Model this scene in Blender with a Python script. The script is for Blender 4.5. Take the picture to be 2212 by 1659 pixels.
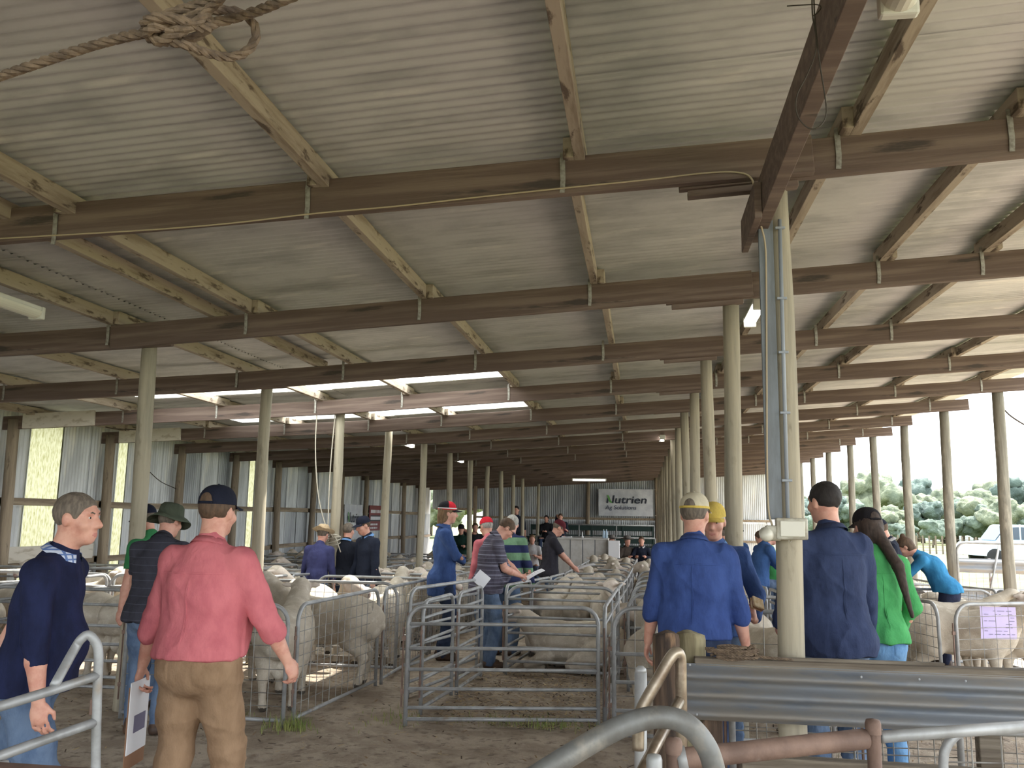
import bpy, bmesh, math, random
import numpy as np
from mathutils import Vector, Matrix, noise

for _o in list(bpy.data.objects):
    bpy.data.objects.remove(_o)
random.seed(7)
SC = bpy.context.scene
COL = SC.collection

# ---------------------------------------------------------------- camera, sky, sun, exposure
FPX, EYE = 1850.0, 1.6
YAW, PITCH, ROLL = math.radians(8.63), math.radians(8.88), math.radians(0.87)
_cy, _sy, _cp, _sp, _cr, _sr = math.cos(YAW), math.sin(YAW), math.cos(PITCH), math.sin(PITCH), math.cos(ROLL), math.sin(ROLL)
_fw = Vector((-_sy * _cp, _cy * _cp, _sp))
_rt = Vector((_cy, _sy, 0))
_up = _rt.cross(_fw)
_r2 = _rt * _cr + _up * _sr
_u2 = _up * _cr - _rt * _sr
cam_d = bpy.data.cameras.new('camera')
cam_d.sensor_width = 36.0
cam_d.lens = FPX / 2212.0 * 36.0
cam_d.clip_end = 2000
cam = bpy.data.objects.new('camera', cam_d)
COL.objects.link(cam)
cam.matrix_world = Matrix.Translation((0, 0, EYE)) @ Matrix((_r2, _u2, -_fw)).transposed().to_4x4()
SC.camera = cam

world = bpy.data.worlds.new('overcast_sky')
SC.world = world
world.use_nodes = True
_bg = world.node_tree.nodes['Background']
_bg.inputs[0].default_value = (0.88, 0.94, 1.0, 1)
_bg.inputs[1].default_value = 2.3

sun_d = bpy.data.lights.new('sun', 'SUN')
sun_d.energy = 8.0
sun_d.angle = math.radians(0.9)
sun_d.color = (1.0, 0.96, 0.9)
sun = bpy.data.objects.new('sun', sun_d)
COL.objects.link(sun)
SUN_DIR = Vector((0.38, 0.42, 1.0)).normalized()
sun.rotation_euler = SUN_DIR.to_track_quat('Z', 'Y').to_euler()

SC.view_settings.view_transform = 'Standard'
SC.view_settings.look = 'None'
SC.view_settings.gamma = 1.0
SC.view_settings.use_curve_mapping = False
SC.view_settings.exposure = 1.14
SC.cycles.max_bounces = 7
SC.cycles.diffuse_bounces = 4
SC.cycles.transparent_max_bounces = 12
SC.cycles.caustics_reflective = False
SC.cycles.caustics_refractive = False
SC.cycles.use_denoising = True
SC.cycles.use_adaptive_sampling = True
SC.cycles.adaptive_threshold = 0.03


def ray(px, py):
    a, b = px - 1106.0, py - 829.5
    return _fw + _r2 * (a / FPX) - _u2 * (b / FPX)


def G(px, py, z=0.0):
    """the place's point at height z seen at a photo pixel"""
    r = ray(px, py)
    return Vector((0, 0, EYE)) + r * ((z - EYE) / r.z)


def AY(px, py, Y):
    r = ray(px, py)
    return Vector((0, 0, EYE)) + r * (Y / r.y)


def AD(px, py, d):
    r = ray(px, py)
    return Vector((0, 0, EYE)) + r * (d / math.hypot(r.x, r.y))


def gz(x, y):
    """ground height: level in front, falling slightly towards the far end"""
    if y < 9:
        return 0.0
    if y < 13:
        return -0.15 * (y - 9) / 4
    if y < 28:
        return -0.15 - 0.2 * (y - 13) / 15
    return -0.35


# ---------------------------------------------------------------- object helpers
def link(o, parent=None):
    COL.objects.link(o)
    if parent is not None:
        o.parent = parent
    return o


def tag(o, label=None, cat=None, group=None, kind=None):
    if label:
        o['label'] = label
    if cat:
        o['category'] = cat
    if group:
        o['group'] = group
    if kind:
        o['kind'] = kind
    return o


def empty(name, loc=(0, 0, 0), rz=0.0, parent=None):
    o = bpy.data.objects.new(name, None)
    o.empty_display_size = 0.1
    o.location = loc
    o.rotation_euler = (0, 0, rz)
    return link(o, parent)


def thing(name, label, cat, loc=(0, 0, 0), rz=0.0, group=None):
    return tag(empty(name, loc, rz), label, cat, group)


def obj(name, me, parent=None, loc=(0, 0, 0), rot=(0, 0, 0), scale=None):
    o = bpy.data.objects.new(name, me)
    o.location = loc
    o.rotation_euler = rot
    if scale:
        o.scale = scale
    return link(o, parent)


def mesh(name, v, f, mats, smooth=False, mi=None):
    me = bpy.data.meshes.new(name)
    v = np.asarray(v, dtype=np.float32)
    if isinstance(f, np.ndarray):
        n, k = f.shape
        me.vertices.add(len(v))
        me.vertices.foreach_set('co', v.ravel())
        me.loops.add(n * k)
        me.loops.foreach_set('vertex_index', f.ravel().astype(np.int32))
        me.polygons.add(n)
        me.polygons.foreach_set('loop_start', np.arange(0, n * k, k, dtype=np.int32))
        me.update(calc_edges=True)
        me.validate()
    else:
        me.from_pydata(v.tolist(), [], f)
    if not isinstance(mats, (list, tuple)):
        mats = [mats]
    for m in mats:
        me.materials.append(m)
    if mi is not None and len(mi) == len(me.polygons):
        me.polygons.foreach_set('material_index', np.asarray(mi, dtype=np.int32))
    if smooth:
        me.polygons.foreach_set('use_smooth', np.ones(len(me.polygons), dtype=bool))
    me.update()
    return me


class MB:
    """collects boxes, bars, tubes and lathes and makes ONE mesh of them"""

    def __init__(self):
        self.v, self.f, self.m, self.cm = [], [], [], 0

    def add(self, vs, fs):
        n = len(self.v)
        self.v += [tuple(p) for p in vs]
        self.f += [tuple(i + n for i in q) for q in fs]
        self.m += [self.cm] * len(fs)
        return self

    def box(self, a, b, bev=0.0):
        (x0, y0, z0), (x1, y1, z1) = a, b
        if bev <= 0:
            vs = [(x, y, z) for z in (z0, z1) for y in (y0, y1) for x in (x0, x1)]
            self.add(vs, [(0, 2, 3, 1), (4, 5, 7, 6), (0, 1, 5, 4), (2, 6, 7, 3), (0, 4, 6, 2), (1, 3, 7, 5)])
            return self
        bm = bmesh.new()
        bmesh.ops.create_cube(bm, size=1)
        for v in bm.verts:
            v.co = Vector(((x0 + x1) / 2 + v.co.x * (x1 - x0), (y0 + y1) / 2 + v.co.y * (y1 - y0), (z0 + z1) / 2 + v.co.z * (z1 - z0)))
        bmesh.ops.bevel(bm, geom=bm.edges[:], offset=bev, segments=2, affect='EDGES', profile=0.5)
        bm.verts.index_update()
        self.add([v.co[:] for v in bm.verts], [[v.index for v in f.verts] for f in bm.faces])
        bm.free()
        return self

    def bar(self, p, q, w, h, up=(0, 0, 1)):
        """a rectangular bar from p to q, w wide, h high"""
        p, q = Vector(p), Vector(q)
        d = (q - p).normalized()
        s = d.cross(Vector(up)).normalized()
        u = s.cross(d)
        vs = []
        for c in (p, q):
            for a, b in ((-1, -1), (1, -1), (1, 1), (-1, 1)):
                vs.append(c + s * (a * w / 2) + u * (b * h / 2))
        self.add(vs, [(3, 2, 1, 0), (4, 5, 6, 7), (0, 1, 5, 4), (1, 2, 6, 5), (2, 3, 7, 6), (3, 0, 4, 7)])
        return self

    def tube(self, pts, r, n=8, cap=True, closed=False):
        """a round tube along pts; r one radius or one per point"""
        pts = [Vector(p) for p in pts]
        m = len(pts)
        rs = r if isinstance(r, (list, tuple)) else [r] * m
        t0 = (pts[1] - pts[0]).normalized()
        ref = Vector((0, 0, 1)) if abs(t0.z) < 0.9 else Vector((1, 0, 0))
        nrm = (ref - t0 * ref.dot(t0)).normalized()
        vs = []
        for i in range(m):
            if closed:
                t = (pts[(i + 1) % m] - pts[i - 1]).normalized()
            elif i == 0:
                t = t0
            elif i == m - 1:
                t = (pts[i] - pts[i - 1]).normalized()
            else:
                t = ((pts[i + 1] - pts[i]).normalized() + (pts[i] - pts[i - 1]).normalized())
                t = t.normalized() if t.length > 1e-6 else (pts[i + 1] - pts[i]).normalized()
            nrm = nrm - t * nrm.dot(t)
            nrm = nrm.normalized() if nrm.length > 1e-6 else t.orthogonal().normalized()
            b = t.cross(nrm)
            for k in range(n):
                a = 2 * math.pi * k / n
                vs.append(pts[i] + (nrm * math.cos(a) + b * math.sin(a)) * rs[i])
        fs = []
        for i in range(m if closed else m - 1):
            j = (i + 1) % m
            for k in range(n):
                k2 = (k + 1) % n
                fs.append((i * n + k, i * n + k2, j * n + k2, j * n + k))
        if cap and not closed:
            fs.append(tuple(range(n - 1, -1, -1)))
            fs.append(tuple((m - 1) * n + k for k in range(n)))
        return self.add(vs, fs)

    def lathe(self, prof, n=16, c=(0, 0, 0), sx=1.0, sy=1.0, cap=True):
        """prof: (radius, z) from bottom to top, turned about the z axis"""
        vs, fs = [], []
        for r, z in prof:
            for k in range(n):
                a = 2 * math.pi * k / n
                vs.append((c[0] + r * math.cos(a) * sx, c[1] + r * math.sin(a) * sy, c[2] + z))
        for i in range(len(prof) - 1):
            for k in range(n):
                k2 = (k + 1) % n
                fs.append((i * n + k, i * n + k2, (i + 1) * n + k2, (i + 1) * n + k))
        if cap:
            fs.append(tuple(range(n - 1, -1, -1)))
            fs.append(tuple((len(prof) - 1) * n + k for k in range(n)))
        return self.add(vs, fs)

    def me(self, name, mats, smooth=False):
        return mesh(name, self.v, self.f, mats, smooth, self.m)

    def build(self, name, mats, parent=None, loc=(0, 0, 0), rot=(0, 0, 0), smooth=False):
        return obj(name, self.me(name, mats, smooth), parent, loc, rot)


def arc_pts(c, r, a0, a1, n, ax=(1, 0, 0), ay=(0, 0, 1)):
    c, ax, ay = Vector(c), Vector(ax), Vector(ay)
    return [c + ax * (r * math.cos(a0 + (a1 - a0) * i / n)) + ay * (r * math.sin(a0 + (a1 - a0) * i / n)) for i in range(n + 1)]


def spline(pts, n=8):
    """Catmull-Rom through pts"""
    p = [Vector(q) for q in pts]
    p = [p[0] * 2 - p[1]] + p + [p[-1] * 2 - p[-2]]
    out = []
    for i in range(1, len(p) - 2):
        for k in range(n):
            t = k / n
            a, b, c, d = p[i - 1], p[i], p[i + 1], p[i + 2]
            out.append(0.5 * ((2 * b) + (c - a) * t + (2 * a - 5 * b + 4 * c - d) * t * t + (3 * b - a - 3 * c + d) * t ** 3))
    out.append(p[-2])
    return out


def copy_tree(o, parent=None):
    c = o.copy()
    COL.objects.link(c)
    c.parent = parent
    for ch in list(o.children):
        copy_tree(ch, c)
    return c


ORD = ['first', 'second', 'third', 'fourth', 'fifth', 'sixth', 'seventh', 'eighth', 'ninth', 'tenth', 'eleventh', 'twelfth', 'thirteenth', 'fourteenth', 'fifteenth', 'sixteenth', 'seventeenth', 'eighteenth', 'nineteenth', 'twentieth', 'twenty-first']


# ---------------------------------------------------------------- materials
MATS = {}


def mat(name, col, rough=0.7, metal=0.0, var=None, scale=(8, 8, 8), detail=6, lo=0.35, hi=0.65, bump=0.0, bscale=None,
        var2=None, scale2=(2, 2, 2), lo2=0.5, hi2=0.7, coord='Object', rvar=0.0, spec=0.5, bdist=0.01, sub=0.0):
    """principled material: base colour, a noise-mixed second and third colour, noise bump"""
    if name in MATS:
        return MATS[name]
    m = bpy.data.materials.new(name)
    m.use_nodes = True
    nt = m.node_tree
    b = nt.nodes['Principled BSDF']
    b.inputs['Roughness'].default_value = rough
    b.inputs['Metallic'].default_value = metal
    b.inputs['Specular IOR Level'].default_value = spec
    b.inputs['Base Color'].default_value = (*col, 1)
    if sub:
        b.inputs['Subsurface Weight'].default_value = sub
        b.inputs['Subsurface Radius'].default_value = (0.02, 0.008, 0.004)
    N = lambda t: nt.nodes.new(t)
    tc = N('ShaderNodeTexCoord')

    def nz(sc, det=detail, rgh=0.6):
        mp = N('ShaderNodeMapping')
        mp.inputs['Scale'].default_value = sc
        nt.links.new(tc.outputs[coord], mp.inputs[0])
        n = N('ShaderNodeTexNoise')
        n.inputs['Scale'].default_value = 1.0
        n.inputs['Detail'].default_value = det
        n.inputs['Roughness'].default_value = rgh
        nt.links.new(mp.outputs[0], n.inputs['Vector'])
        return n

    def ramp(n, a, c):
        r = N('ShaderNodeMapRange')
        r.interpolation_type = 'SMOOTHSTEP'
        r.inputs['From Min'].default_value = a
        r.inputs['From Max'].default_value = c
        nt.links.new(n.outputs['Fac'], r.inputs['Value'])
        return r

    cur = None
    if var:
        n1 = nz(scale)
        r1 = ramp(n1, lo, hi)
        mx = N('ShaderNodeMix')
        mx.data_type = 'RGBA'
        mx.inputs[6].default_value = (*col, 1)
        mx.inputs[7].default_value = (*var, 1)
        nt.links.new(r1.outputs[0], mx.inputs[0])
        cur = mx.outputs[2]
        if var2:
            n2 = nz(scale2)
            r2 = ramp(n2, lo2, hi2)
            m2 = N('ShaderNodeMix')
            m2.data_type = 'RGBA'
            m2.inputs[7].default_value = (*var2, 1)
            nt.links.new(cur, m2.inputs[6])
            nt.links.new(r2.outputs[0], m2.inputs[0])
            cur = m2.outputs[2]
        nt.links.new(cur, b.inputs['Base Color'])
    if bump:
        nb = nz(bscale or scale, 8)
        bp = N('ShaderNodeBump')
        bp.inputs['Strength'].default_value = bump
        bp.inputs['Distance'].default_value = bdist
        nt.links.new(nb.outputs['Fac'], bp.inputs['Height'])
        nt.links.new(bp.outputs[0], b.inputs['Normal'])
    MATS[name] = m
    return m


def translucent_mat(name, col, transp=0.35):
    """weathered fibreglass: lets light and sun through"""
    m = bpy.data.materials.new(name)
    m.use_nodes = True
    nt = m.node_tree
    out = nt.nodes['Material Output']
    nt.nodes.remove(nt.nodes['Principled BSDF'])
    tr = nt.nodes.new('ShaderNodeBsdfTranslucent')
    tp = nt.nodes.new('ShaderNodeBsdfTransparent')
    mx = nt.nodes.new('ShaderNodeMixShader')
    nz = nt.nodes.new('ShaderNodeTexNoise')
    tc = nt.nodes.new('ShaderNodeTexCoord')
    mp = nt.nodes.new('ShaderNodeMapping')
    mp.inputs['Scale'].default_value = (9, 9, 2.2)
    nt.links.new(tc.outputs['Object'], mp.inputs[0])
    nt.links.new(mp.outputs[0], nz.inputs['Vector'])
    nz.inputs['Detail'].default_value = 8
    mc = nt.nodes.new('ShaderNodeMix')
    mc.data_type = 'RGBA'
    mc.inputs[6].default_value = (*col, 1)
    mc.inputs[7].default_value = (col[0] * 0.55, col[1] * 0.55, col[2] * 0.35, 1)
    rr = nt.nodes.new('ShaderNodeMapRange')
    rr.inputs['From Min'].default_value = 0.42
    rr.inputs['From Max'].default_value = 0.7
    nt.links.new(nz.outputs['Fac'], rr.inputs['Value'])
    nt.links.new(rr.outputs[0], mc.inputs[0])
    nt.links.new(mc.outputs[2], tr.inputs['Color'])
    tp.inputs['Color'].default_value = (*col, 1)
    mx.inputs[0].default_value = transp
    nt.links.new(tr.outputs[0], mx.inputs[1])
    nt.links.new(tp.outputs[0], mx.inputs[2])
    nt.links.new(mx.outputs[0], out.inputs['Surface'])
    return m


M_DIRT = mat('dirt_floor', (0.36, 0.285, 0.215), 0.95, var=(0.50, 0.415, 0.325), scale=(3.5, 3.5, 3.5), lo=0.4, hi=0.62, bump=0.9,
             bscale=(26, 26, 26), var2=(0.25, 0.195, 0.15), scale2=(11, 11, 11), lo2=0.52, hi2=0.68, bdist=0.03)
M_GRASS = mat('paddock_grass', (0.115, 0.14, 0.045), 0.9, var=(0.17, 0.18, 0.075), scale=(0.35, 0.35, 0.35), bump=0.8, bscale=(6, 6, 6), bdist=0.05,
              var2=(0.075, 0.11, 0.024), scale2=(1.6, 1.6, 1.6))
M_ROOF = mat('dusty_zinc_roof', (0.575, 0.572, 0.562), 0.5, 0.2, var=(0.43, 0.43, 0.425), scale=(1.3, 3.0, 3.0), lo=0.42, hi=0.66, bump=0.12, bscale=(40, 40, 40),
             var2=(0.70, 0.685, 0.65), scale2=(1.1, 4.5, 4), lo2=0.56, hi2=0.72, coord='Object')
M_RAFT = mat('dark_hardwood', (0.122, 0.082, 0.066), 0.8, var=(0.20, 0.145, 0.118), scale=(0.9, 14, 22), lo=0.4, hi=0.68, bump=0.3, bscale=(2, 60, 60), var2=(0.06, 0.045, 0.038), scale2=(1.4, 7, 10), lo2=0.6, hi2=0.7)
M_PURL = mat('tan_softwood', (0.40, 0.335, 0.265), 0.85, var=(0.26, 0.205, 0.155), scale=(14, 1.6, 14), lo=0.45, hi=0.66, bump=0.25, bscale=(40, 3, 40), var2=(0.11, 0.08, 0.06), scale2=(16, 4.5, 16), lo2=0.55, hi2=0.66)
M_POST = mat('treated_pine_post', (0.40, 0.35, 0.26), 0.85, var=(0.28, 0.25, 0.19), scale=(14, 14, 0.9), lo=0.4, hi=0.65, bump=0.3, bscale=(50, 50, 2.5), var2=(0.18, 0.15, 0.105), scale2=(7, 7, 2.2), lo2=0.58, hi2=0.72)
M_POSTG = mat('weathered_grey_post', (0.27, 0.25, 0.205), 0.9, var=(0.17, 0.155, 0.125), scale=(16, 16, 1.0), bump=0.4, bscale=(60, 60, 2.5), var2=(0.34, 0.31, 0.25), scale2=(8, 8, 2.5))
M_POSTW = mat('rough_brown_post', (0.33, 0.26, 0.185), 0.9, var=(0.20, 0.155, 0.11), scale=(16, 16, 1.0), bump=0.4, bscale=(60, 60, 2.5), var2=(0.13, 0.10, 0.075), scale2=(8, 8, 2.0), lo2=0.58, hi2=0.7)
M_STRAP = mat('galvanised_strap', (0.42, 0.40, 0.36), 0.5, 0.6, var=(0.25, 0.23, 0.2), scale=(30, 30, 30))
M_GALV = mat('galvanised_tube', (0.40, 0.405, 0.41), 0.52, 0.35, var=(0.27, 0.27, 0.265), scale=(7, 7, 7), lo=0.4, hi=0.7, bump=0.05, bscale=(90, 90, 90), var2=(0.30, 0.25, 0.20), scale2=(5, 5, 5), lo2=0.6, hi2=0.75)
M_WIRE = mat('galvanised_wire', (0.40, 0.395, 0.38), 0.5, 0.6, var=(0.27, 0.25, 0.23), scale=(12, 12, 12))
M_RUST = mat('rusty_steel', (0.15, 0.095, 0.075), 0.7, 0.2, var=(0.24, 0.155, 0.12), scale=(9, 9, 9), bump=0.2, bscale=(60, 60, 60), var2=(0.30, 0.29, 0.28), scale2=(4, 4, 4), lo2=0.56, hi2=0.62)
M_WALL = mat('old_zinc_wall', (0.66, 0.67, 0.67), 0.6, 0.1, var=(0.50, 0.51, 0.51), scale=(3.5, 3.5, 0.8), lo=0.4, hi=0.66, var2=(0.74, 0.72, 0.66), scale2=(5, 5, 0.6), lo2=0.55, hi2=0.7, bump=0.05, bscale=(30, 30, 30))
M_WALLD = mat('shaded_zinc_wall', (0.36, 0.37, 0.375), 0.5, 0.25, var=(0.24, 0.25, 0.26), scale=(3.5, 3.5, 0.7), lo=0.4, hi=0.66)  # same iron as the wall zinc, with backlit shade put into a darker colour
M_WHITEB = mat('whitewashed_board', (0.62, 0.57, 0.49), 0.85, var=(0.42, 0.36, 0.28), scale=(6, 3, 12), lo=0.5, hi=0.7, bump=0.2, bscale=(30, 6, 40))
M_GIRT = mat('wall_girt_timber', (0.36, 0.285, 0.20), 0.85, var=(0.22, 0.165, 0.115), scale=(10, 1.4, 16), bump=0.3, bscale=(40, 4, 50), var2=(0.13, 0.095, 0.07), scale2=(14, 5, 14), lo2=0.6, hi2=0.7)
M_FIBRE = translucent_mat('fibreglass_skylight', (0.96, 0.96, 0.93), 0.75)
M_FIBREW = translucent_mat('yellowed_fibreglass', (0.40, 0.385, 0.27), 0.03)
# ---------------------------------------------------------------- the shed: ground, roof, walls
BAY, Y0 = 2.388, 1.899
XR, XL, XW, XE = 0.70, -4.21, -9.29, 5.38
YFAR = Y0 + 15 * BAY
YNEAR = 9.72 - 18 * 0.762


def raf(k):
    return Y0 + k * BAY


def zu(x):
    """underside of the rafters"""
    return 3.262 + 0.0629 * x if x > XL else 3.262 + 0.0629 * XL + 0.042 * (x - XL)


def tilt(x):
    return math.atan(0.0629 if x > XL else 0.042)


RAF_H, PUR_H = 0.20, 0.11

# earth floor
_nx, _ny = 150, 330
_xs = np.linspace(-12, 9, _nx)
_ys = np.concatenate([np.linspace(-6, 16, 230), np.linspace(16.2, 46, _ny - 230)])
_v, _f = [], []
for y in _ys:
    for x in _xs:
        e = min(1.0, max(0.0, (8.9 - x) * 2), max(0.0, (x + 11.9) * 2))
        n = noise.fractal(Vector((x * 1.4, y * 1.4, 0)), 1.0, 2.0, 4) * 0.016 + noise.fractal(Vector((x * 9, y * 9, 3)), 0.9, 2.0, 3) * 0.008
        _v.append((x, y, gz(x, y) + n * e - 0.004))
for j in range(_ny - 1):
    for i in range(_nx - 1):
        a = j * _nx + i
        _f.append((a, a + 1, a + _nx + 1, a + _nx))
tag(obj('floor', mesh('floor', _v, np.array(_f), M_DIRT, True)), 'trampled brown earth floor of the shed', kind='structure')

# paddock outside
_v, _f = [], []
_gx = [9 - 0.3, 12, 16, 22, 30, 42, 60, 85, 120, 170, 240, 340]
_gy = [-30, -10, 0, 6, 10, 14, 18, 24, 32, 42, 55, 70, 90, 120, 160, 220, 300, 400, 520]


def pz(x, y):
    """paddock height"""
    t = max(0.0, math.hypot(x, y) - 45)
    return gz(x, y) * max(0, 1 - (x - 9) / 10) - 0.04 - 0.008 * t * (1 if t < 120 else 0) - (0.96 if t >= 120 else 0)


for y in _gy:
    for x in _gx:
        _v.append((x, y, pz(x, y)))
for j in range(len(_gy) - 1):
    for i in range(len(_gx) - 1):
        a = j * len(_gx) + i
        _f.append((a, a + 1, a + len(_gx) + 1, a + len(_gx)))
tag(obj('paddock', mesh('paddock', _v, np.array(_f), M_GRASS, True)), 'bright green paddock outside the open side of the shed', kind='structure')
_v, _f = [], []
for y in (46 - 0.5, 60, 90, 140, 220, 340, 520):
    for x in (-260, -160, -90, -50, -25, -10, 0, 8.9):
        _v.append((x, y, -0.36))
for j in range(6):
    for i in range(7):
        a = j * 8 + i
        _f.append((a, a + 1, a + 9, a + 8))
tag(obj('yard', mesh('yard', _v, np.array(_f), M_GRASS, True)), 'grass and track beyond the far wall', kind='structure')
_v, _f = [], []
for y in (-40, -15, 0, 15, 30, 45.6):
    for x in (-160, -90, -50, -25, -11.95):
        _v.append((x, y, -0.02 - (0.34 if y > 20 else 0.1 if y > 10 else 0)))
for j in range(5):
    for i in range(4):
        a = j * 5 + i
        _f.append((a, a + 1, a + 6, a + 5))
_n = len(_v)
_v += [(-12, -40, -0.02), (9, -40, -0.02), (9, -5.9, -0.02), (-12, -5.9, -0.02)]
_f.append((_n, _n + 1, _n + 2, _n + 3))
tag(obj('side_yard', mesh('side_yard', _v, np.array(_f), M_GRASS, True)), 'grass outside the wall and behind the open front', kind='structure')

# roof
ceiling = tag(empty('ceiling'), 'low skillion roof of corrugated sheets on dark rafters and tan purlins', kind='structure')
SHEET = 0.762


def corr(name, length, width, m, waves, amp=0.0085, seg=6, axis='x', thick=False):
    """corrugated sheet: ridges run along +axis (x or z), waves across +y"""
    n = waves * seg
    vs = []
    for i in range(n + 1):
        t = i / n
        y = t * width
        h = amp * math.cos(2 * math.pi * waves * t)
        for s in (0, 1):
            vs.append((s * length, y, h) if axis == 'x' else (h, y, s * length))
    fs = [(2 * i, 2 * i + 1, 2 * i + 3, 2 * i + 2) for i in range(n)]
    return mesh(name, vs, fs, m, True)


_cache = {}


def roof_sheet(x0, x1, y, m, name, lift, w=SHEET):
    key = (round(x0, 2), round(x1, 2), m.name)
    L = (x1 - x0) / math.cos(tilt((x0 + x1) / 2))
    if key not in _cache:
        _cache[key] = corr(name, L, SHEET + 0.07, m, 11, amp=0.009)
    o = obj(name, _cache[key], ceiling, (x0, y, zu(x0) + RAF_H + PUR_H + 0.012 + lift), (0, -tilt((x0 + x1) / 2), 0))
    return o


SKYR = [(9.72, 0.7), (10.48, 0.7), (13.53, 0.7)]
rows = int((YFAR + 0.6 - YNEAR) / SHEET) + 1
SKYX0, SKYX1 = -6.95, -1.75
for r in range(rows):
    y = YNEAR + r * SHEET
    lift = 0.003 * (r % 2)
    sky = any(abs(y - s[0]) < SHEET / 2 for s in SKYR)
    if not sky:
        roof_sheet(-9.75, XL, y, M_ROOF, 'roof_sheet', lift)
        roof_sheet(XL - 0.1, 5.95, y, M_ROOF, 'roof_sheet', lift + 0.006)
    else:
        roof_sheet(-9.75, SKYX0, y, M_ROOF, 'roof_sheet', lift)
        roof_sheet(SKYX0 - 0.05, XL, y, M_FIBRE, 'skylight_sheet', lift)
        roof_sheet(XL - 0.05, SKYX1, y, M_FIBRE, 'skylight_sheet', lift + 0.006)
        roof_sheet(SKYX1 - 0.05, 5.95, y, M_ROOF, 'roof_sheet', lift + 0.006)


def timber(name, p, q, w, h, m, parent, loc=None):
    """a sawn timber from p to q; its own x axis runs along the piece so the grain follows it"""
    p, q = Vector(p), Vector(q)
    d = q - p
    L = d.length
    b = MB()
    b.box((0, -w / 2, -h / 2), (L, w / 2, h / 2), 0.004)
    o = b.build(name, m, parent, p)
    o.rotation_euler = (0, -math.asin(d.z / L), math.atan2(d.y, d.x))
    return o


def timber_y(name, x, y0, y1, z, w, h, m, parent):
    b = MB()
    b.box((-w / 2, 0, -h / 2), (w / 2, y1 - y0, h / 2), 0.003)
    return b.build(name, m, parent, (x, y0, z))


PURX = [-8.9, -7.4, -5.95, -4.45, -3.2, -1.71, -0.33, 1.05, 1.86, 2.6, 3.95, 5.2]
random.seed(3)
for k in range(-2, 16):
    y = raf(k)
    # three lengths, lapped beside each other over the posts
    segs = [(-9.6, XL - 0.25 + 0.5, 0.0), (XL - 0.28, XR + 0.16, -0.055), (XR - 0.5, XE + random.choice([0.16, 0.3, 0.42]), 0.0)]
    for x0, x1, dy in segs:
        xm = (x0 + x1) / 2
        if x0 < XL - 1:
            pa, pb = Vector((x0, y + dy, zu(x0) + RAF_H / 2)), Vector((x1, y + dy, zu(XL) + 0.042 * (x1 - XL) + RAF_H / 2))
        else:
            pa, pb = Vector((x0, y + dy, 3.262 + 0.0629 * x0 + RAF_H / 2)), Vector((x1, y + dy, 3.262 + 0.0629 * x1 + RAF_H / 2))
        if k == 1 and abs(dy) > 0.01:
            pa.z += 0.085
        timber('rafter', pa, pb, 0.05, RAF_H, M_RAFT, ceiling)
    if k < 5:
        # blocking board under the lap
        timber('packing_board', (XR - 0.45, y + 0.03, zu(XR) - 0.015 - 0.028), (XR + 0.1, y + 0.03, zu(XR) - 0.015 + 0.006), 0.06, 0.035, M_RAFT, ceiling)
for x in PURX:
    z = zu(x) + RAF_H + PUR_H / 2 - 0.004
    y = YNEAR
    j = 0
    while y < YFAR:
        y1 = min(YFAR + 0.2, raf(int(math.floor((y - Y0) / BAY)) + 2 + (j % 2)) + 0.12)
        timber_y('purlin', x + (0.028 if j % 2 else -0.028), y, y1, z, 0.056, PUR_H, M_PURL, ceiling)
        if y1 > YFAR:
            break
        y = y1 - 0.24
        j += 1
timber_y('purlin', -3.58, raf(1) - 0.5, raf(3) + 0.2, zu(-3.58) + RAF_H + PUR_H / 2, 0.06, 0.10, M_PURL, ceiling)
# hoop-iron straps tying purlins to rafters
_st = MB()
_st.add([(-0.014, 0, 0.05), (0.014, 0, 0.05), (0.013, -0.006, 0.0), (-0.015, -0.006, 0.0), (-0.010, -0.005, -0.10), (0.016, -0.005, -0.10), (0.012, -0.004, -0.17), (-0.014, -0.004, -0.17)],
        [(0, 3, 2, 1), (3, 4, 5, 2), (4, 7, 6, 5)])
_st.add([(-0.014, 0.004, 0.05), (0.014, 0.004, 0.05), (0.013, -0.003, 0.0), (-0.015, -0.003, 0.0), (-0.010, -0.002, -0.10), (0.016, -0.002, -0.10), (0.012, -0.001, -0.17), (-0.014, -0.001, -0.17)],
        [(0, 1, 2, 3), (3, 2, 5, 4), (4, 5, 6, 7)])
_st_me = _st.me('strap', M_STRAP)
for k in range(1, 10):
    for x in PURX:
        if k > 5 and x < -5:
            continue
        dy = -0.028 - (0.055 if XL - 0.28 < x < XR + 0.16 else 0.0)
        obj('strap', _st_me, ceiling, (x - 0.06, raf(k) + dy, zu(x) + RAF_H - 0.01), (0, 0, 0))

# heavy beam hung under the rafters, running back from the near post
timber_y('bearer_beam', XR - 0.085, YNEAR, 4.52, 3.165, 0.062, 0.205, M_RAFT, ceiling)
timber_y('beam_cleat', XR - 0.135, 4.05, 4.60, 3.125, 0.035, 0.18, M_RAFT, ceiling)

# ---- round posts
random.seed(5)


def post_mesh(h, r0, r1, m, seed):
    rnd = random.Random(seed)
    b = MB()
    prof = []
    n = 9
    for i in range(n + 1):
        t = i / n
        prof.append((r0 + (r1 - r0) * t + rnd.uniform(-0.003, 0.003), h * t))
    b.lathe(prof, 14)
    ph = rnd.uniform(0, 6)
    b.v = [(x + 0.012 * math.sin(z * 1.3 + ph), y + 0.012 * math.cos(z * 1.1 + ph), z) for x, y, z in b.v]
    return b.me('post', m, True)


def post(x, y, top, label, group, m=M_POST, r=0.085, seed=0):
    zb = gz(x, y) - 0.12
    o = obj('post', post_mesh(top - zb, r, r * 0.9, m, seed), None, (x, y, zb))
    o.data.materials[0] = m
    return tag(o, label, 'post', group)


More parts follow.
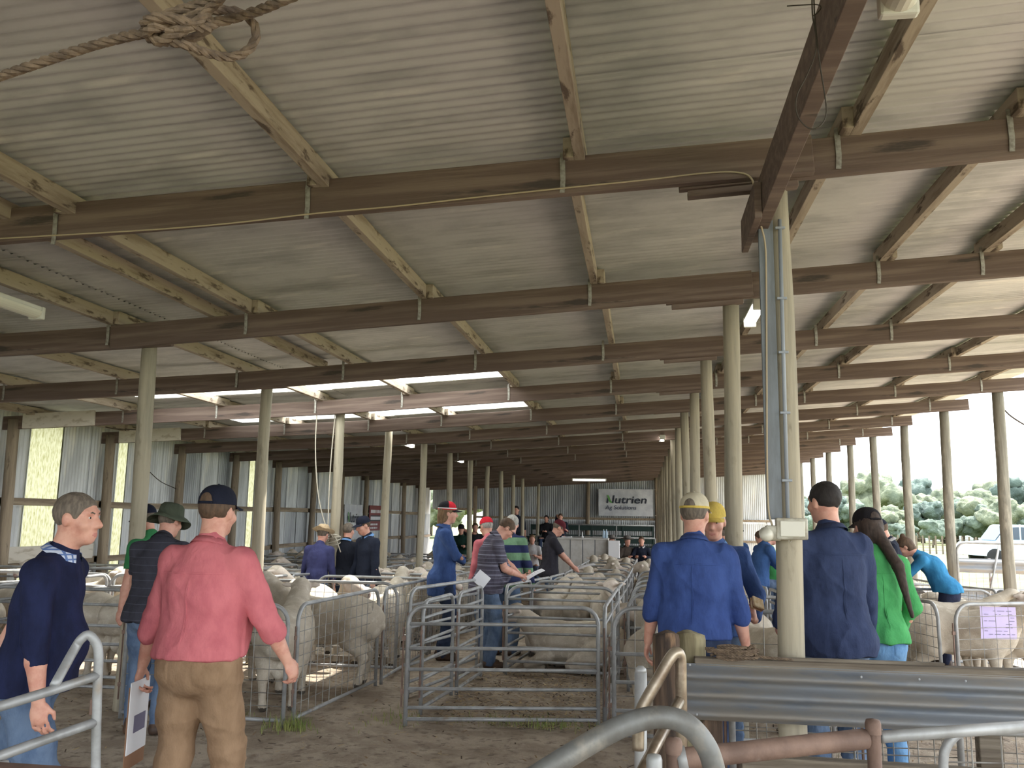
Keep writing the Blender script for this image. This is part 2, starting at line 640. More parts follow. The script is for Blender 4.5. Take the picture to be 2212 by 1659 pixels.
dR = {1: 0.0, 2: 0.03, 3: 0.03, 4: 0.05}
for k in range(1, 15):
    post(XR + 0.0, raf(k) + 0.09, zu(XR) + (0.16 if k in (6, 1) else 0.02), f'round timber post, {ORD[k-1]} from the camera right of the middle pens', 'posts right of the middle pens', M_POST, 0.069 if k > 1 else 0.066, k)
for k in range(2, 15):
    if k == 13:
        continue
    post(XL, raf(k) + 0.09, zu(XL) + (0.17 if k in (5,) else 0.02), f'round timber post, {ORD[k-2]} from the camera beside the left mesh pens', 'posts beside the left pens', M_POST, 0.071, 20 + k)
for k in range(3, 15):
    post(XW + 0.08, raf(k), zu(XW) + 0.15, f'rough timber post against the left wall, {ORD[k-3]} one counted from the camera', 'posts of the left wall', M_POSTW, 0.09, 40 + k)
for k in range(4, 15):
    post(XE + random.uniform(-0.03, 0.03), raf(k) + 0.085, zu(XE) + 0.2, f'slender round post, {ORD[k-4]} from the camera along the open right side', 'posts along the open side', M_POSTG, 0.088, 60 + k)

# ---- left wall: corrugated sheets between girts
wall_left = tag(empty('wall_left'), 'patched corrugated iron side wall with timber girts', kind='structure')
ZG1, ZG2 = 1.72, 0.78
_ws = {}


def wall_sheet(parent, x, y, z0, z1, m, name, rot=0.0, w=SHEET):
    key = (round(z1 - z0, 2), m.name, w)
    if key not in _ws:
        _ws[key] = corr(name, z1 - z0, w + 0.03, m, max(2, int(round(w / 0.0762))), amp=0.0085, axis='z')
    return obj(name, _ws[key], parent, (x, y, z0), (0, 0, rot))


random.seed(11)
n = int((YFAR - YNEAR) / SHEET) + 1
ztop = zu(XW) + 0.30
for i in range(n):
    y = YNEAR + i * SHEET
    for (a, b_) in ((-0.4, ZG1), (ZG1 - 0.05, ztop)):
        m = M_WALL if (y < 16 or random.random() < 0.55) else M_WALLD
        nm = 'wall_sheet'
        if abs(y + SHEET / 2 - 12.5) < SHEET / 2:
            m, nm = M_FIBREW, 'fibreglass_sheet'
        if any(abs(y + SHEET / 2 - q) < SHEET / 2 for q in (15.0, 19.7)):
            wall_sheet(wall_left, XW - 0.10 + 0.004 * (i % 2), y, a, b_, M_FIBREW, 'fibreglass_sheet', w=0.305)
            wall_sheet(wall_left, XW - 0.10 + 0.004 * (i % 2), y + 0.305, a, b_, m, nm, w=0.457)
            continue
        wall_sheet(wall_left, XW - 0.10 + 0.004 * (i % 2), y, a, b_, m, nm)
for k in range(-2, 15):
    for z, h in ((ZG1, 0.11), (ZG2, 0.10)):
        if random.random() < 0.12 and k > 8:
            continue
        timber_y('girt', XW - 0.03, raf(k) - 0.08, raf(k + 1) + 0.05, z + random.uniform(-0.02, 0.02), 0.045, h, M_GIRT, wall_left)
for k in (3, 4):
    timber_y('patch_board', XW + 0.02, raf(k) + 0.15, raf(k) + 2.2, ZG2 + 0.16, 0.03, 0.24, M_WHITEB, wall_left)
for k in (4, 5):
    b = MB().box((0, -0.02, -0.11), (1.15, 0.02, 0.11), 0.004)
    o = b.build('patch_board', M_WHITEB, wall_left, (XW + 0.25, raf(k) - 0.05, zu(XW) + 0.12))
    o.rotation_euler = (0, -tilt(-6), 0)

# ---- far wall with a doorway at its left end
wall_far = tag(empty('wall_far'), 'dark corrugated iron end wall with light showing between sheets', kind='structure')
DX0, DX1, DZ = -9.0, -7.35, 1.95
n = int((XE + 0.1 - XW) / SHEET) + 1
for i in range(n):
    x = XW + i * SHEET
    zt = zu(x + 0.4) + 0.26
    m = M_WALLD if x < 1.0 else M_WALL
    gap = 0.0 if i % 3 else 0.03
    spans = [(-0.5, 1.55), (1.5, zt)]
    if DX0 - 0.4 < x < DX1:
        spans = [(DZ, zt)]
    for a, b_ in spans:
        wall_sheet(wall_far, x + gap, YFAR + 0.12, round(a, 2), round(b_, 1), m, 'wall_sheet', -math.pi / 2)
for a, b_ in ((-7.3, XL), (XL, XR), (XR, XE)):
    for z in (1.62, 0.75):
        b = MB().box((a, -0.03, -0.05), (b_, 0.02, 0.05), 0.004)
        b.build('girt', M_GIRT, wall_far, (0, YFAR + 0.06, z))
MB().box((DX0 - 0.1, -0.04, -0.05), (DX1 + 0.1, 0.03, 0.05), 0.004).build('girt', M_GIRT, wall_far, (0, YFAR + 0.06, DZ))
for x in (-7.3, -2.3, XR - 0.05, 3.0):
    post(x, YFAR - 0.05, zu(x) + 0.1, f'timber stud against the dark end wall, {ORD[int((x + 8) // 3.3)]} from its doorway', 'studs of the end wall', M_POSTW, 0.09, int(80 + x))
# ---------------------------------------------------------------- organic shapes: smooth-blended solids -> one closed mesh
class Field:
    """signed-distance grid; add rounded solids with smooth blending, then extract one continuous surface"""

    def __init__(self, lo, hi, res):
        self.lo = np.array(lo, dtype=np.float32)
        self.res = res
        self.n = np.ceil((np.array(hi) - self.lo) / res).astype(int) + 1
        self.f = np.full(self.n, 1.0, dtype=np.float32)

    def _block(self, lo, hi):
        a = np.clip(np.floor((lo - self.lo) / self.res).astype(int), 0, self.n)
        b = np.clip(np.ceil((hi - self.lo) / self.res).astype(int) + 1, 0, self.n)
        if np.any(b <= a):
            return None
        g = [self.lo[i] + self.res * np.arange(a[i], b[i], dtype=np.float32) for i in range(3)]
        X, Y, Z = np.meshgrid(*g, indexing='ij', sparse=True)
        return (slice(a[0], b[0]), slice(a[1], b[1]), slice(a[2], b[2])), X, Y, Z

    def _merge(self, s, d, k, sub):
        o = self.f[s]
        if sub:
            h = np.clip(0.5 - 0.5 * (o + d) / k, 0, 1)
            self.f[s] = o * (1 - h) - d * h + k * h * (1 - h)
        else:
            h = np.clip(0.5 + 0.5 * (o - d) / k, 0, 1)
            self.f[s] = o * (1 - h) + d * h - k * h * (1 - h)

    def cap(self, a, b, ra, rb, k=0.02, sub=False):
        a, b = np.array(a, dtype=np.float32), np.array(b, dtype=np.float32)
        m = max(ra, rb) + 2.5 * k + 3 * self.res
        blk = self._block(np.minimum(a, b) - m, np.maximum(a, b) + m)
        if blk is None:
            return self
        s, X, Y, Z = blk
        d = b - a
        L2 = float(d @ d) + 1e-9
        t = np.clip(((X - a[0]) * d[0] + (Y - a[1]) * d[1] + (Z - a[2]) * d[2]) / L2, 0, 1)
        dist = np.sqrt((X - a[0] - t * d[0]) ** 2 + (Y - a[1] - t * d[1]) ** 2 + (Z - a[2] - t * d[2]) ** 2) - (ra + (rb - ra) * t)
        self._merge(s, dist, k, sub)
        return self

    def ell(self, c, r, k=0.03, rot=None, sub=False):
        c, r = np.array(c, dtype=np.float32), np.array(r, dtype=np.float32)
        m = float(r.max()) + 2.5 * k + 3 * self.res
        blk = self._block(c - m, c + m)
        if blk is None:
            return self
        s, X, Y, Z = blk
        x, y, z = X - c[0], Y - c[1], Z - c[2]
        if rot is not None:
            R = np.array(rot, dtype=np.float32)  # columns = local axes
            x, y, z = (x * R[0, 0] + y * R[1, 0] + z * R[2, 0], x * R[0, 1] + y * R[1, 1] + z * R[2, 1], x * R[0, 2] + y * R[1, 2] + z * R[2, 2])
        k0 = np.sqrt((x / r[0]) ** 2 + (y / r[1]) ** 2 + (z / r[2]) ** 2)
        k1 = np.sqrt((x / r[0] ** 2) ** 2 + (y / r[1] ** 2) ** 2 + (z / r[2] ** 2) ** 2) + 1e-6
        self._merge(s, (k0 * (k0 - 1) / k1).astype(np.float32), k, sub)
        return self

    def plane(self, p, nrm):
        """cut away everything on the side nrm points to"""
        p = np.array(p, dtype=np.float32)
        nrm = np.array(nrm, dtype=np.float32)
        nrm /= np.linalg.norm(nrm)
        s, X, Y, Z = self._block(self.lo, self.lo + self.n * self.res)
        d = (X - p[0]) * nrm[0] + (Y - p[1]) * nrm[1] + (Z - p[2]) * nrm[2]
        self.f[s] = np.maximum(self.f[s], d)
        return self

    def surface(self):
        """naive surface nets"""
        f = self.f
        f[0], f[-1], f[:, 0], f[:, -1], f[:, :, 0], f[:, :, -1] = 1, 1, 1, 1, 1, 1
        ins = f < 0
        c = np.zeros(np.array(f.shape) - 1, dtype=np.int8)
        for dx in (0, 1):
            for dy in (0, 1):
                for dz in (0, 1):
                    c += ins[dx:f.shape[0] - 1 + dx, dy:f.shape[1] - 1 + dy, dz:f.shape[2] - 1 + dz]
        act = (c > 0) & (c < 8)
        idx = np.argwhere(act)
        num = np.full(act.shape, -1, dtype=np.int32)
        num[act] = np.arange(len(idx), dtype=np.int32)
        acc = np.zeros((len(idx), 3), dtype=np.float32)
        cnt = np.zeros(len(idx), dtype=np.float32)
        cor = [(dx, dy, dz) for dx in (0, 1) for dy in (0, 1) for dz in (0, 1)]
        vals = np.stack([f[idx[:, 0] + a, idx[:, 1] + b, idx[:, 2] + g] for a, b, g in cor], 1)
        for i in range(8):
            for j in range(i + 1, 8):
                df = np.array(cor[j]) - np.array(cor[i])
                if np.abs(df).sum() != 1:
                    continue
                a, b = vals[:, i], vals[:, j]
                cr = (a < 0) != (b < 0)
                t = np.where(cr, a / np.where(cr, a - b, 1), 0)
                acc[cr] += np.array(cor[i], dtype=np.float32) + t[cr, None] * df.astype(np.float32)
                cnt[cr] += 1
        v = self.lo + (idx + acc / np.maximum(cnt, 1)[:, None]) * self.res
        quads = []
        for ax in range(3):
            u, w = [(1, 2), (2, 0), (0, 1)][ax]
            sl0 = [slice(1, -1)] * 3
            sl1 = [slice(1, -1)] * 3
            sl0[ax] = slice(0, -1)
            sl1[ax] = slice(1, None)
            a, b = ins[tuple(sl0)], ins[tuple(sl1)]
            for flip in (False, True):
                e = np.argwhere((a & ~b) if not flip else (~a & b))
                if not len(e):
                    continue
                off = np.ones(3, dtype=int)
                off[ax] = 0
                p = e + off
                du, dw = np.zeros(3, dtype=int), np.zeros(3, dtype=int)
                du[u], dw[w] = 1, 1
                q = [p - du - dw, p - dw, p, p - du]
                ids = np.stack([num[x[:, 0], x[:, 1], x[:, 2]] for x in q], 1)
                if flip:
                    ids = ids[:, ::-1]
                quads.append(ids)
        q = np.concatenate(quads) if quads else np.zeros((0, 4), dtype=np.int32)
        q = q[(q >= 0).all(1)]
        return v.astype(np.float32), q


def relax(v, q, it=2, lam=0.5):
    """light smoothing of an extracted surface"""
    e = np.concatenate([q[:, [0, 1]], q[:, [1, 2]], q[:, [2, 3]], q[:, [3, 0]]])
    for _ in range(it):
        s = np.zeros_like(v)
        n = np.zeros(len(v), dtype=np.float32)
        for a, b in ((0, 1), (1, 0)):
            for c in range(3):
                s[:, c] += np.bincount(e[:, a], weights=v[e[:, b], c], minlength=len(v)).astype(np.float32)
            n += np.bincount(e[:, a], minlength=len(v))
        v = v * (1 - lam) + lam * s / np.maximum(n, 1)[:, None]
    return v


def vnormals(v, q):
    n = np.cross(v[q[:, 2]] - v[q[:, 0]], v[q[:, 3]] - v[q[:, 1]])
    out = np.zeros_like(v)
    for i in range(4):
        for c in range(3):
            out[:, c] += np.bincount(q[:, i], weights=n[:, c], minlength=len(v)).astype(np.float32)
    return out / (np.linalg.norm(out, axis=1, keepdims=True) + 1e-9)


def wob(v, s, seed=0):
    """cheap smooth pseudo-noise in numpy, about -1..1"""
    r = np.random.RandomState(seed)
    out = np.zeros(len(v), dtype=np.float32)
    w = v * s
    w = w + 0.35 * np.sin(w[:, [1, 2, 0]] * 1.7 + r.rand(3) * 6)
    for i in range(5):
        d = r.randn(3)
        d /= np.linalg.norm(d)
        out += np.sin((w @ d.astype(np.float32)) * (0.7 + 0.5 * i) * 2 + r.rand() * 6.28) / (1 + 0.5 * i)
    return out / 2.2


def near_tag(v, q, regions):
    """material index per face: regions = [(index, centre, radius)], first hit wins, else 0"""
    c = v[q].mean(1)
    mi = np.zeros(len(q), dtype=np.int32)
    for i, p, r in reversed(regions):
        mi[np.linalg.norm((c - np.array(p, dtype=np.float32)) / np.array(r, dtype=np.float32), axis=1) < 1] = i
    return mi
# ---------------------------------------------------------------- sheep
M_FLEECE = mat('shorn_fleece', (0.60, 0.53, 0.435), 0.95, var=(0.47, 0.405, 0.32), scale=(7, 7, 7), lo=0.35, hi=0.7, bump=0.55, bscale=(110, 110, 110), bdist=0.008, var2=(0.66, 0.60, 0.51), scale2=(16, 16, 16), spec=0.2)
M_FACE = mat('sheep_face', (0.70, 0.62, 0.54), 0.85, var=(0.60, 0.50, 0.43), scale=(14, 14, 14), bump=0.2, bscale=(160, 160, 160), spec=0.25)
M_HOOF = mat('sheep_hoof', (0.10, 0.085, 0.07), 0.6)
M_SNOUT = mat('sheep_snout', (0.42, 0.28, 0.25), 0.6)
M_EYE = mat('dark_eye', (0.015, 0.012, 0.010), 0.15)


def sheep_mesh(pose, res=0.0135):
    """forward is +y; pose: up, left, right, low, back, lie"""
    F = Field((-0.75, -0.75, -0.06), (0.75, 0.98, 1.12), res)
    lie = pose.startswith('lie')
    dz = -0.27 if lie else 0.0
    F.ell((0, 0.0, 0.54 + dz), (0.195 if not lie else 0.23, 0.40, 0.205), 0.03)
    F.ell((0, 0.24, 0.535 + dz), (0.17, 0.22, 0.215), 0.08)
    F.ell((0, -0.27, 0.575 + dz), (0.185, 0.22, 0.20), 0.08)
    F.ell((0, -0.43, 0.55 + dz), (0.14, 0.12, 0.16), 0.08)
    # neck and head
    H = {'up': ((0, 0.64, 0.865), (0, 0.85, 0.765)), 'left': ((-0.12, 0.60, 0.87), (-0.33, 0.67, 0.78)), 'right': ((0.12, 0.60, 0.87), (0.33, 0.67, 0.78)),
         'low': ((0.03, 0.76, 0.62), (0.05, 0.90, 0.46)), 'high': ((0, 0.57, 0.93), (0, 0.79, 0.87)), 'mid': ((0.0, 0.72, 0.80), (0.02, 0.93, 0.70)),
         'lie': ((-0.04, 0.62, 0.56), (-0.10, 0.82, 0.46)), 'lie2': ((0.05, 0.60, 0.60), (0.20, 0.76, 0.52))}[pose]
    poll, mz = Vector(H[0]), Vector(H[1])
    base = Vector((0, 0.32, 0.60 + dz))
    ax = (mz - poll).normalized()
    side = ax.cross(Vector((0, 0, 1))).normalized()
    top = side.cross(ax)
    F.cap(base, base.lerp(poll, 0.55), 0.15, 0.102, 0.09)
    F.cap(base.lerp(poll, 0.5), poll - ax * 0.02, 0.102, 0.084, 0.05)
    F.ell(poll + ax * 0.02 + top * 0.01, (0.078, 0.095, 0.082), 0.03, np.array([side, ax, top]).T)
    F.cap(poll + ax * 0.03, mz, 0.078, 0.046, 0.035)
    F.cap(poll + ax * 0.09 + top * 0.028, mz + top * 0.012, 0.05, 0.034, 0.02)
    F.ell(mz + ax * 0.012 - top * 0.004, (0.046, 0.034, 0.044), 0.015, np.array([side, ax, top]).T)
    for s in (-1, 1):
        F.ell(poll + ax * 0.075 + side * (s * 0.062) + top * 0.032, (0.02, 0.026, 0.016), 0.015, np.array([side, ax, top]).T)
        e0 = poll - ax * 0.015 + side * (s * 0.065) + top * 0.02
        e1 = e0 + side * (s * 0.105) - ax * 0.02 - top * 0.01
        em = e0.lerp(e1, 0.55)
        d = (e1 - e0).normalized()
        F.cap(e0, em, 0.014, 0.026, 0.012)
        F.cap(em, e1, 0.026, 0.012, 0.012)
        F.ell(mz + ax * 0.036 + side * (s * 0.018) + top * 0.012, (0.007, 0.01, 0.005), 0.004, sub=True)
    reg = [(3, mz + ax * 0.04, (0.03, 0.03, 0.03)), (1, poll + ax * 0.16, (0.125, 0.125, 0.125)), (1, poll + ax * 0.06, (0.10, 0.10, 0.10))]
    for s in (-1, 1):
        reg.append((1, poll + side * (s * 0.14) + top * 0.015, (0.072, 0.072, 0.072)))
    # legs
    if not lie:
        sh = 0.025 if pose in ('left', 'low') else -0.02
        for s in (-1, 1):
            y = 0.27 + s * sh
            F.cap((s * 0.105, y, 0.46), (s * 0.105, y + 0.01, 0.30), 0.082, 0.05, 0.06)
            F.cap((s * 0.105, y + 0.01, 0.30), (s * 0.10, y + 0.015, 0.06), 0.044, 0.026, 0.02)
            F.cap((s * 0.10, y + 0.02, 0.055), (s * 0.10, y + 0.035, 0.022), 0.032, 0.036, 0.015)
            reg.append((2, (s * 0.10, y + 0.04, 0.005), (0.06, 0.06, 0.035)))
            y = -0.33 - s * sh
            F.cap((s * 0.11, y + 0.03, 0.56), (s * 0.12, y + 0.06, 0.39), 0.135, 0.085, 0.06)
            F.cap((s * 0.12, y + 0.06, 0.39), (s * 0.115, y - 0.075, 0.255), 0.078, 0.042, 0.04)
            F.cap((s * 0.115, y - 0.075, 0.255), (s * 0.11, y - 0.04, 0.06), 0.037, 0.026, 0.02)
            F.cap((s * 0.11, y - 0.04, 0.055), (s * 0.11, y - 0.022, 0.022), 0.032, 0.036, 0.015)
            reg.append((2, (s * 0.11, y - 0.02, 0.005), (0.06, 0.06, 0.035)))
        F.ell((0, -0.36, 0.33), (0.065, 0.055, 0.10), 0.025)
        F.cap((0, -0.53, 0.60), (0, -0.56, 0.50), 0.035, 0.02, 0.03)
    else:
        for s in (-1, 1):
            F.cap((s * 0.16, 0.26, 0.16), (s * 0.17, 0.46, 0.06), 0.07, 0.042, 0.05)
            F.cap((s * 0.17, 0.46, 0.06), (s * 0.12, 0.30, 0.035), 0.040, 0.028, 0.02)
            reg.append((2, (s * 0.10, 0.26, 0.02), (0.05, 0.05, 0.05)))
            F.cap((s * 0.20, -0.26, 0.20), (s * 0.25, -0.02, 0.09), 0.13, 0.075, 0.06)
            F.cap((s * 0.25, -0.02, 0.08), (s * 0.26, -0.22, 0.035), 0.055, 0.03, 0.03)
            reg.append((2, (s * 0.26, -0.26, 0.02), (0.05, 0.05, 0.05)))
        F.plane((0, 0, 0.0), (0, 0, -1))
    v, q = F.surface()
    v = relax(v, q, 2)
    nv = vnormals(v, q)
    v = v + nv * (wob(v, 9, 3) * 0.004)[:, None]
    mi = near_tag(v, q, reg)
    eyes = [tuple(poll + ax * 0.082 + side * (s * 0.071) + top * 0.028) for s in (-1, 1)]
    return mesh('sheep', v, q, [M_FLEECE, M_FACE, M_HOOF, M_SNOUT], True, mi), eyes


SHEEP = {p: sheep_mesh(p) for p in ('up', 'left', 'right', 'low', 'high', 'mid', 'lie', 'lie2')}
_eye_me = MB().lathe([(0.001, -0.011), (0.008, -0.008), (0.011, 0), (0.008, 0.008), (0.001, 0.011)], 10).me('eye', M_EYE, True)


def sheep(pose, x, y, heading, label, group=None, s=1.0, eyes=False):
    """heading: compass of the nose in degrees, 0 = away from the camera (+y), 90 = to the right (+x)"""
    me, ey = SHEEP[pose]
    if eyes:
        o = obj('sheep', me, None, (x, y, gz(x, y)), (0, 0, -math.radians(heading)), (s, s, s))
        for e in ey:
            obj('eye', _eye_me, o, e)
    else:
        o = obj('sheep', me, None, (x, y, gz(x, y)), (0, 0, -math.radians(heading)), (s, s, s))
    return tag(o, label, 'sheep', group)
# ---------------------------------------------------------------- sheep panels and pens
_pan = {}


def frame_path(L, H, rc, z0=0.0):
    p = [Vector((0, 0, z0)), Vector((0, 0, H - rc))]
    p += arc_pts((rc, 0, H - rc), rc, math.pi, math.pi / 2, 5)[1:]
    p += arc_pts((L - rc, 0, H - rc), rc, math.pi / 2, 0, 5)
    p += [Vector((L, 0, z0))]
    return p


RAILZ = (0.745, 0.56, 0.40, 0.255, 0.115)


def panel_parts(kind, L, H, r=0.017, rc=0.11, wide=0.10):
    """named meshes of one panel standing along +x"""
    key = (kind, round(L, 2), round(H, 2), rc, wide)
    if key in _pan:
        return _pan[key]
    out = []
    b = MB().tube(frame_path(L, H, rc, -0.02), r, 8)
    b.tube([(0, 0, 0.03), (L, 0, 0.03)], r * 0.9, 8)
    if kind == 'rail':
        if L > 1.9:
            b.tube([(L / 2, 0, 0.03), (L / 2, 0, H)], r * 0.8, 6)
        out.append(('frame', b.me('frame', M_GALV, True)))
        for z in RAILZ:
            z *= H / 0.88
            out.append(('rail', MB().tube([(0.004, 0, z), (L - 0.004, 0, z)], r * 0.82, 7).me('rail', M_GALV, True)))
    elif kind == 'mesh':
        out.append(('frame', b.me('frame', M_GALV, True)))
        w = MB()
        n = max(3, int(round(L / wide)))
        for i in range(1, n):
            x = L * i / n
            w.tube([(x, 0.004, 0.03), (x, 0.004, H)], 0.0030, 4, False)
        zz = [0.13, 0.225, 0.315, 0.40, 0.485, 0.575, 0.67, 0.77]
        for z in zz:
            z *= H / 0.88
            w.tube([(0.0, 0.009, z), (L * 0.33, 0.009, z + 0.003), (L * 0.66, 0.009, z - 0.003), (L, 0.009, z)], 0.0030, 4, False)
        out.append(('wire_mesh', w.me('wire_mesh', M_WIRE)))
    else:  # both: wide mesh with two pipe rails
        out.append(('frame', b.me('frame', M_GALV, True)))
        for z in (0.60, 0.40, 0.2):
            out.append(('rail', MB().tube([(0.004, 0, z), (L - 0.004, 0, z)], r * 0.85, 7).me('rail', M_GALV, True)))
        w = MB()
        n = max(3, int(round(L / 0.15)))
        for i in range(1, n):
            x = L * i / n
            w.tube([(x, 0.006, 0.03), (x, 0.006, H)], 0.003, 4, False)
        for z in (0.12, 0.3, 0.5, 0.7):
            w.tube([(0, 0.01, z), (L, 0.01, z)], 0.003, 4, False)
        out.append(('wire_mesh', w.me('wire_mesh', M_WIRE)))
    # hinge lugs with a drop pin at one end
    g = MB()
    for z in (0.22, 0.62):
        g.box((-0.045, -0.006, z), (0.0, 0.006, z + 0.03))
    g.tube([(-0.034, 0, 0.12), (-0.034, 0, 0.72)], 0.007, 6)
    out.append(('hinge_pin', g.me('hinge_pin', M_RUST)))
    _pan[key] = out
    return out


_pj = {}


def panel(p0, p1, kind, label, group, H=0.88, detail=True, rc=0.11, wide=0.10, name=None, lift=0.0):
    p0, p1 = Vector((p0[0], p0[1])), Vector((p1[0], p1[1]))
    d = p1 - p0
    L = round(d.length * 20) / 20
    z0, z1 = gz(*p0), gz(*p1)
    nm = name or 'sheep_hurdle'
    rot = (0, -math.atan2(z1 - z0, L), math.atan2(d.y, d.x))
    parts = panel_parts(kind, L, H, rc=rc, wide=wide)
    if detail:
        t = empty(nm, (p0.x, p0.y, z0 + 0.02 + lift))
        t.rotation_euler = rot
        for n_, me in parts:
            po = obj(n_, me, t)
            if n_ == 'wire_mesh':
                po['kind'] = 'stuff'
    else:
        key = (kind, L, H)
        if key not in _pj:
            b = MB()
            mats = []
            for n_, me in parts:
                m = me.materials[0]
                if m not in mats:
                    mats.append(m)
                b.cm = mats.index(m)
                b.add([v.co[:] for v in me.vertices], [list(pl.vertices) for pl in me.polygons])
            _pj[key] = b.me(nm, mats, True)
        t = obj(nm, _pj[key], None, (p0.x, p0.y, z0 + 0.02 + lift), rot)
    return tag(t, label, 'hurdle', group)


# ---- middle run, between the aisle and the right-hand posts
GM = 'rail panels of the middle pens'
panel((-1.82, 6.75), (-0.37, 7.03), 'rail', 'five-rail gate panel closing the front of the middle pens, nearest the camera', GM, rc=0.13)
panel((-1.80, 7.14), (-1.72, 7.93), 'rail', 'short rail panel forming the front left side of the middle pens', GM)
panel((-1.68, 7.98), (-1.62, 8.90), 'rail', 'rail panel on the left of the middle pens, beside the resting sheep', GM)
panel((-2.07, 7.72), (-1.74, 9.22), 'rail', 'leaning rail gate in the aisle with a white card on its end', GM, H=0.93)
MXL = lambda y: min(-1.2, -1.43 + 0.04 * (y - 9))
MXR = lambda y: -0.27 + 0.010 * (y - 7)
MY = [9.12] + [9.12 + 1.62 * i for i in range(1, 9)]
panel((-0.30, 7.12), (MXR(9.05), 9.05), 'rail', 'rail panel on the right side of the front middle pen', GM)
for i, y in enumerate(MY):
    nd = i < 4
    panel((MXL(y) + 0.02, y), (MXR(y) - 0.02, y + 0.03), 'rail', f'cross panel at the back of the {ORD[i]} middle pen from the camera', GM, detail=nd, rc=0.16)
    if i < len(MY) - 1:
        y2 = MY[i + 1]
        panel((MXL(y), y + 0.05), (MXL(y2), y2 - 0.04), 'rail', f'rail panel on the aisle side of the {ORD[i+1]} middle pen from the camera', GM, detail=nd)
        panel((MXR(y), y + 0.05), (MXR(y2), y2 - 0.04), 'rail', f'rail panel on the right side of the {ORD[i+1]} middle pen from the camera', GM, detail=nd)

# ---- run right of it, around the post row
GR = 'panels of the pens around the right-hand posts'
panel((-0.21, 6.60), (1.34, 6.66), 'both', 'wide pipe and mesh panel in front of the post-row pens, behind the blue-shirted man', GR, H=0.93, rc=0.15)
M2Y = [6.66, 8.5, 10.2, 11.9, 13.6, 15.3, 17.0, 18.7, 20.4]
for i in range(len(M2Y) - 1):
    y, y2 = M2Y[i], M2Y[i + 1]
    if i > 0:
        panel((MXR(y) + 0.12, y), (1.36, y + 0.02), 'rail', f'cross panel at the front of the {ORD[i]} post-row pen from the camera', GR, detail=i < 3, rc=0.16)
    panel((1.40, y + 0.05), (1.41, y2 - 0.05), 'rail', f'rail panel on the right edge of the {ORD[i]} post-row pen from the camera', GR, detail=i < 4)
panel((1.36, 6.75), (2.05, 8.15), 'rail', 'swung-open rail gate beside the second right-hand post', GR)
panel((1.55, 8.1), (2.2, 9.3), 'rail', 'swung-open rail gate behind the near electrical post', GR, H=0.93)

# ---- left pens of welded mesh
GL = 'welded mesh panels of the left pens'
panel((-4.06, 6.52), (-2.72, 6.50), 'mesh', 'mesh panel at the front of the left pens, in front of the pink-shirted man', GL, rc=0.13, wide=0.135)
panel((-2.66, 6.58), (-2.52, 8.24), 'mesh', 'mesh panel at the front right corner of the left pens', GL, rc=0.13, wide=0.125)
LXR = lambda y: -2.50 - 0.035 * (y - 8.3)
LY = [8.92 + 1.62 * i for i in range(0, 9)]
panel((-2.49, 8.30), (LXR(10.5), 10.46), 'mesh', 'mesh panel on the aisle side of the left pens, second from the camera', GL, rc=0.13, wide=0.125)
for i, y in enumerate(LY):
    panel((-4.04, y), (LXR(y) - 0.03, y + 0.02), 'mesh', f'cross mesh panel at the back of the {ORD[i]} left pen from the camera', GL, detail=i < 3, rc=0.15)
    if 0 < i < len(LY) - 1:
        y2 = LY[i + 1]
        panel((LXR(y), y + 0.05), (LXR(y2), y2 - 0.05), 'mesh', f'mesh panel on the aisle side of the {ORD[i+1]} left pen from the camera', GL, detail=i < 3)
for i in range(8):
    y = 6.95 + 1.75 * i
    if abs(y - raf(2)) < 0.2:
        y += 0.3
    panel((-4.36, y), (-4.36, y + 1.7), 'mesh' if i else 'rail', f'panel along the left posts, {ORD[i]} from the camera, between the left pens', GL, detail=i < 2)

# ---- pens between the left posts and the wall
GW = 'rail panels of the pens by the left wall'
for c, (xa, xb) in enumerate(((-6.0, -4.42), (-7.6, -6.02), (-9.1, -7.62))):
    nm = ('nearest the left posts', 'in the middle of the wall pens', 'against the left wall')[c]
    for i in range(9):
        y = 7.35 + 1.85 * i
        if c == 2 and i == 0:
            continue
        panel((xa, y), (xb, y + 0.02), 'rail', f'cross rail panel {nm}, {ORD[i]} from the camera', GW, detail=(i < 2 and c == 0), rc=0.16)
        if i < 8 and c < 2:
            panel((xa + 0.0, y + 0.05), (xa + 0.0, y + 1.8), 'rail', f'lengthwise rail panel {nm}, {ORD[i]} from the camera', GW, detail=(i < 1 and c == 0))

# ---- right pens near the open side
GE = 'mesh panels of the pens by the open side'
panel((2.42, 10.2), (2.62, 8.36), 'mesh', 'mesh panel on the left of the open-side pens, just behind the green-shirted woman', GE, rc=0.15, wide=0.13)
panel((2.74, 8.30), (4.20, 8.95), 'mesh', 'mesh panel with a lilac notice at the front of the open-side pens', GE, rc=0.15, wide=0.15)
panel((4.22, 9.05), (4.30, 10.6), 'mesh', 'mesh panel on the right side of the front open-side pen', GE, rc=0.15)
for i, y in enumerate((11.35, 13.1, 14.9, 16.7, 18.5, 20.3)):
    panel((2.5, y), (4.25, y + 0.15), 'mesh', f'cross mesh panel behind the {ORD[i]} open-side pen from the camera', GE, detail=i < 2, rc=0.16)
    ya = 10.65 if i == 0 else (11.35, 13.1, 14.9, 16.7, 18.5, 20.3)[i - 1] + 0.2
    panel((4.32, ya), (4.28, y + 0.08), 'mesh', f'mesh panel on the outer edge of the {ORD[i]} open-side pen counted back', GE, detail=i < 2)
    panel((2.42, ya), (2.44, y - 0.04), 'mesh', f'mesh panel on the aisle edge of the {ORD[i]} open-side pen counted back', GE, detail=i < 2)

